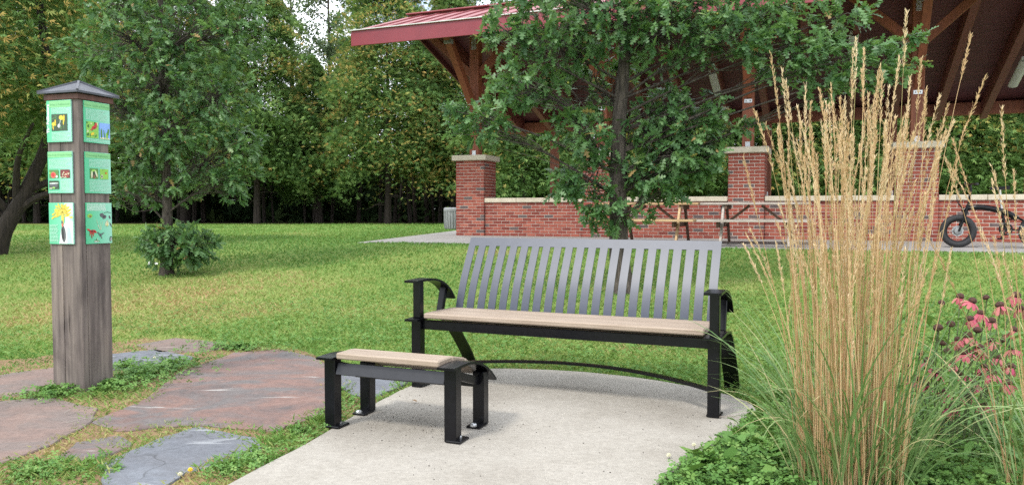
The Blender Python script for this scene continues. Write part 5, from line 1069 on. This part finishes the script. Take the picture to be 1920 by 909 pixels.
for k in range(150):
    b = Vector((rnd.uniform(-.42, .34), rnd.uniform(-.3, .3), rnd.uniform(.05, .62))); R_ = Matrix.Translation(b) @ Matrix.Rotation(rnd.uniform(0, 6.28), 4, 'Z') @ Matrix.Rotation(rnd.uniform(-.7, .5), 4, 'X'); L = rnd.uniform(.07, .13)
    lf.add([tuple(R_ @ (Vector(v) * L)) for v in LFT], [(0, 1, 2, 6), (6, 2, 3, 5), (5, 3, 4)], rnd.uniform(0, .7))
lf.build('leaves', M['clover'], cf, True, True)['kind'] = 'stuff'

# broad leaved weeds among the clover at the concrete edge
wx, wy, wr = patch([(1420, 860, 130, 50), (1340, 885, 80, 26), (1450, 805, 70, 24), (1640, 880, 180, 50), (1500, 770, 70, 30)], 420, 97); wk = ~inside(wx, wy, PAD); wx, wy = wx[wk], wy[wk]; n = len(wx)
wa = wr.uniform(0, 6.28, n); wd = unit(np.stack([np.cos(wa), np.sin(wa), wr.uniform(0.1, 1.1, n)], 1))
V, F, T_ = stamp(LFT[:, :] * np.array([1.5, 1, 1]), LFF[:2], frames(wd, unit(wr.normal(size=(n, 3)) * 0.4 + np.array([0, 0, 1.0]))), wr.uniform(0.05, 0.11, n), np.stack([wx, wy, wr.uniform(0.01, 0.07, n)], 1), wr.uniform(0.2, 1.0, n))
tag(link('broadleaf_weeds', mesh_np('broadleaf_weeds', V, F, T_), M['clover']), 'broad leaved weeds poking out of the clover by the concrete', 'weeds', kind='stuff')

# ---------------------------------------------------------------- small litter on the ground
def fallen(px, py, z, s, rot, lab, mat='deadleaf', tn=0.5):
    c = on_ground(px, py, z); R_ = Matrix.Rotation(rot, 4, 'Z') @ Matrix.Rotation(0.25, 4, 'X')
    q = MB().add([tuple(R_ @ (Vector(v) * s)) for v in OT], [tuple(f) for f in OF], tn); o = q.build('fallen_leaf', M[mat], None, False, True); o.location = (c[0], c[1], z + 0.012); tag(o, lab, 'leaf')
fallen(782, 757, 0.03, 0.045, 0.7, 'curled brown leaf lying on the concrete between footrest and bench'); fallen(1435, 582, float(ground_z(1.9, 7.5)), 0.13, 1.1, 'pale grey green leaf lying on the lawn right of the bench', 'clover', 0.9); fallen(1228, 578, float(ground_z(1.4, 7.5)), 0.10, 2.3, 'pale fallen leaf on the lawn behind the bench slats', 'clover', 1.0)
def twig(px, py, z, L, rot, lab):
    c = on_ground(px, py, z); q = MB().tube([(-L / 2, 0, .003), (0, L * .06, .012), (L / 2, 0, .003)], [0.0025, 0.002, 0.001], 5); o = q.build('twig', M['oldwood'], None, True); o.location = (c[0], c[1], z + .004); o.rotation_euler = (0, 0, rot); tag(o, lab, 'twig')
twig(165, 790, 0.024, 0.20, 0.5, 'bleached twig across the flagstone joint below the sign post'); twig(135, 772, 0.024, 0.10, 1.3, 'short pale twig in front of the sign post'); twig(1370, 785, 0.03, 0.12, -0.2, 'brown twig on the concrete beside the right bench leg')
sp = MB(); rnd = random.Random(3)
for k in range(260):
    px, py = (rnd.gauss(800, 90), rnd.gauss(790, 26)) if rnd.random() < 0.6 else (rnd.uniform(700, 1340), rnd.uniform(705, 900)); c = on_ground(px, py, 0.03)
    if not inside(np.array([c[0]]), np.array([c[1]]), PAD)[0]: continue
    s = rnd.uniform(0.0015, 0.005); sp.box((c[0], c[1], 0.0312), (s, s * rnd.uniform(.4, 1.4), 0.002), 0, Matrix.Rotation(rnd.uniform(0, 3), 3, 'Z'))
tag(sp.build('crumbs', M['cedarbark']), 'scatter of dark soil crumbs on the concrete', 'debris', kind='stuff')
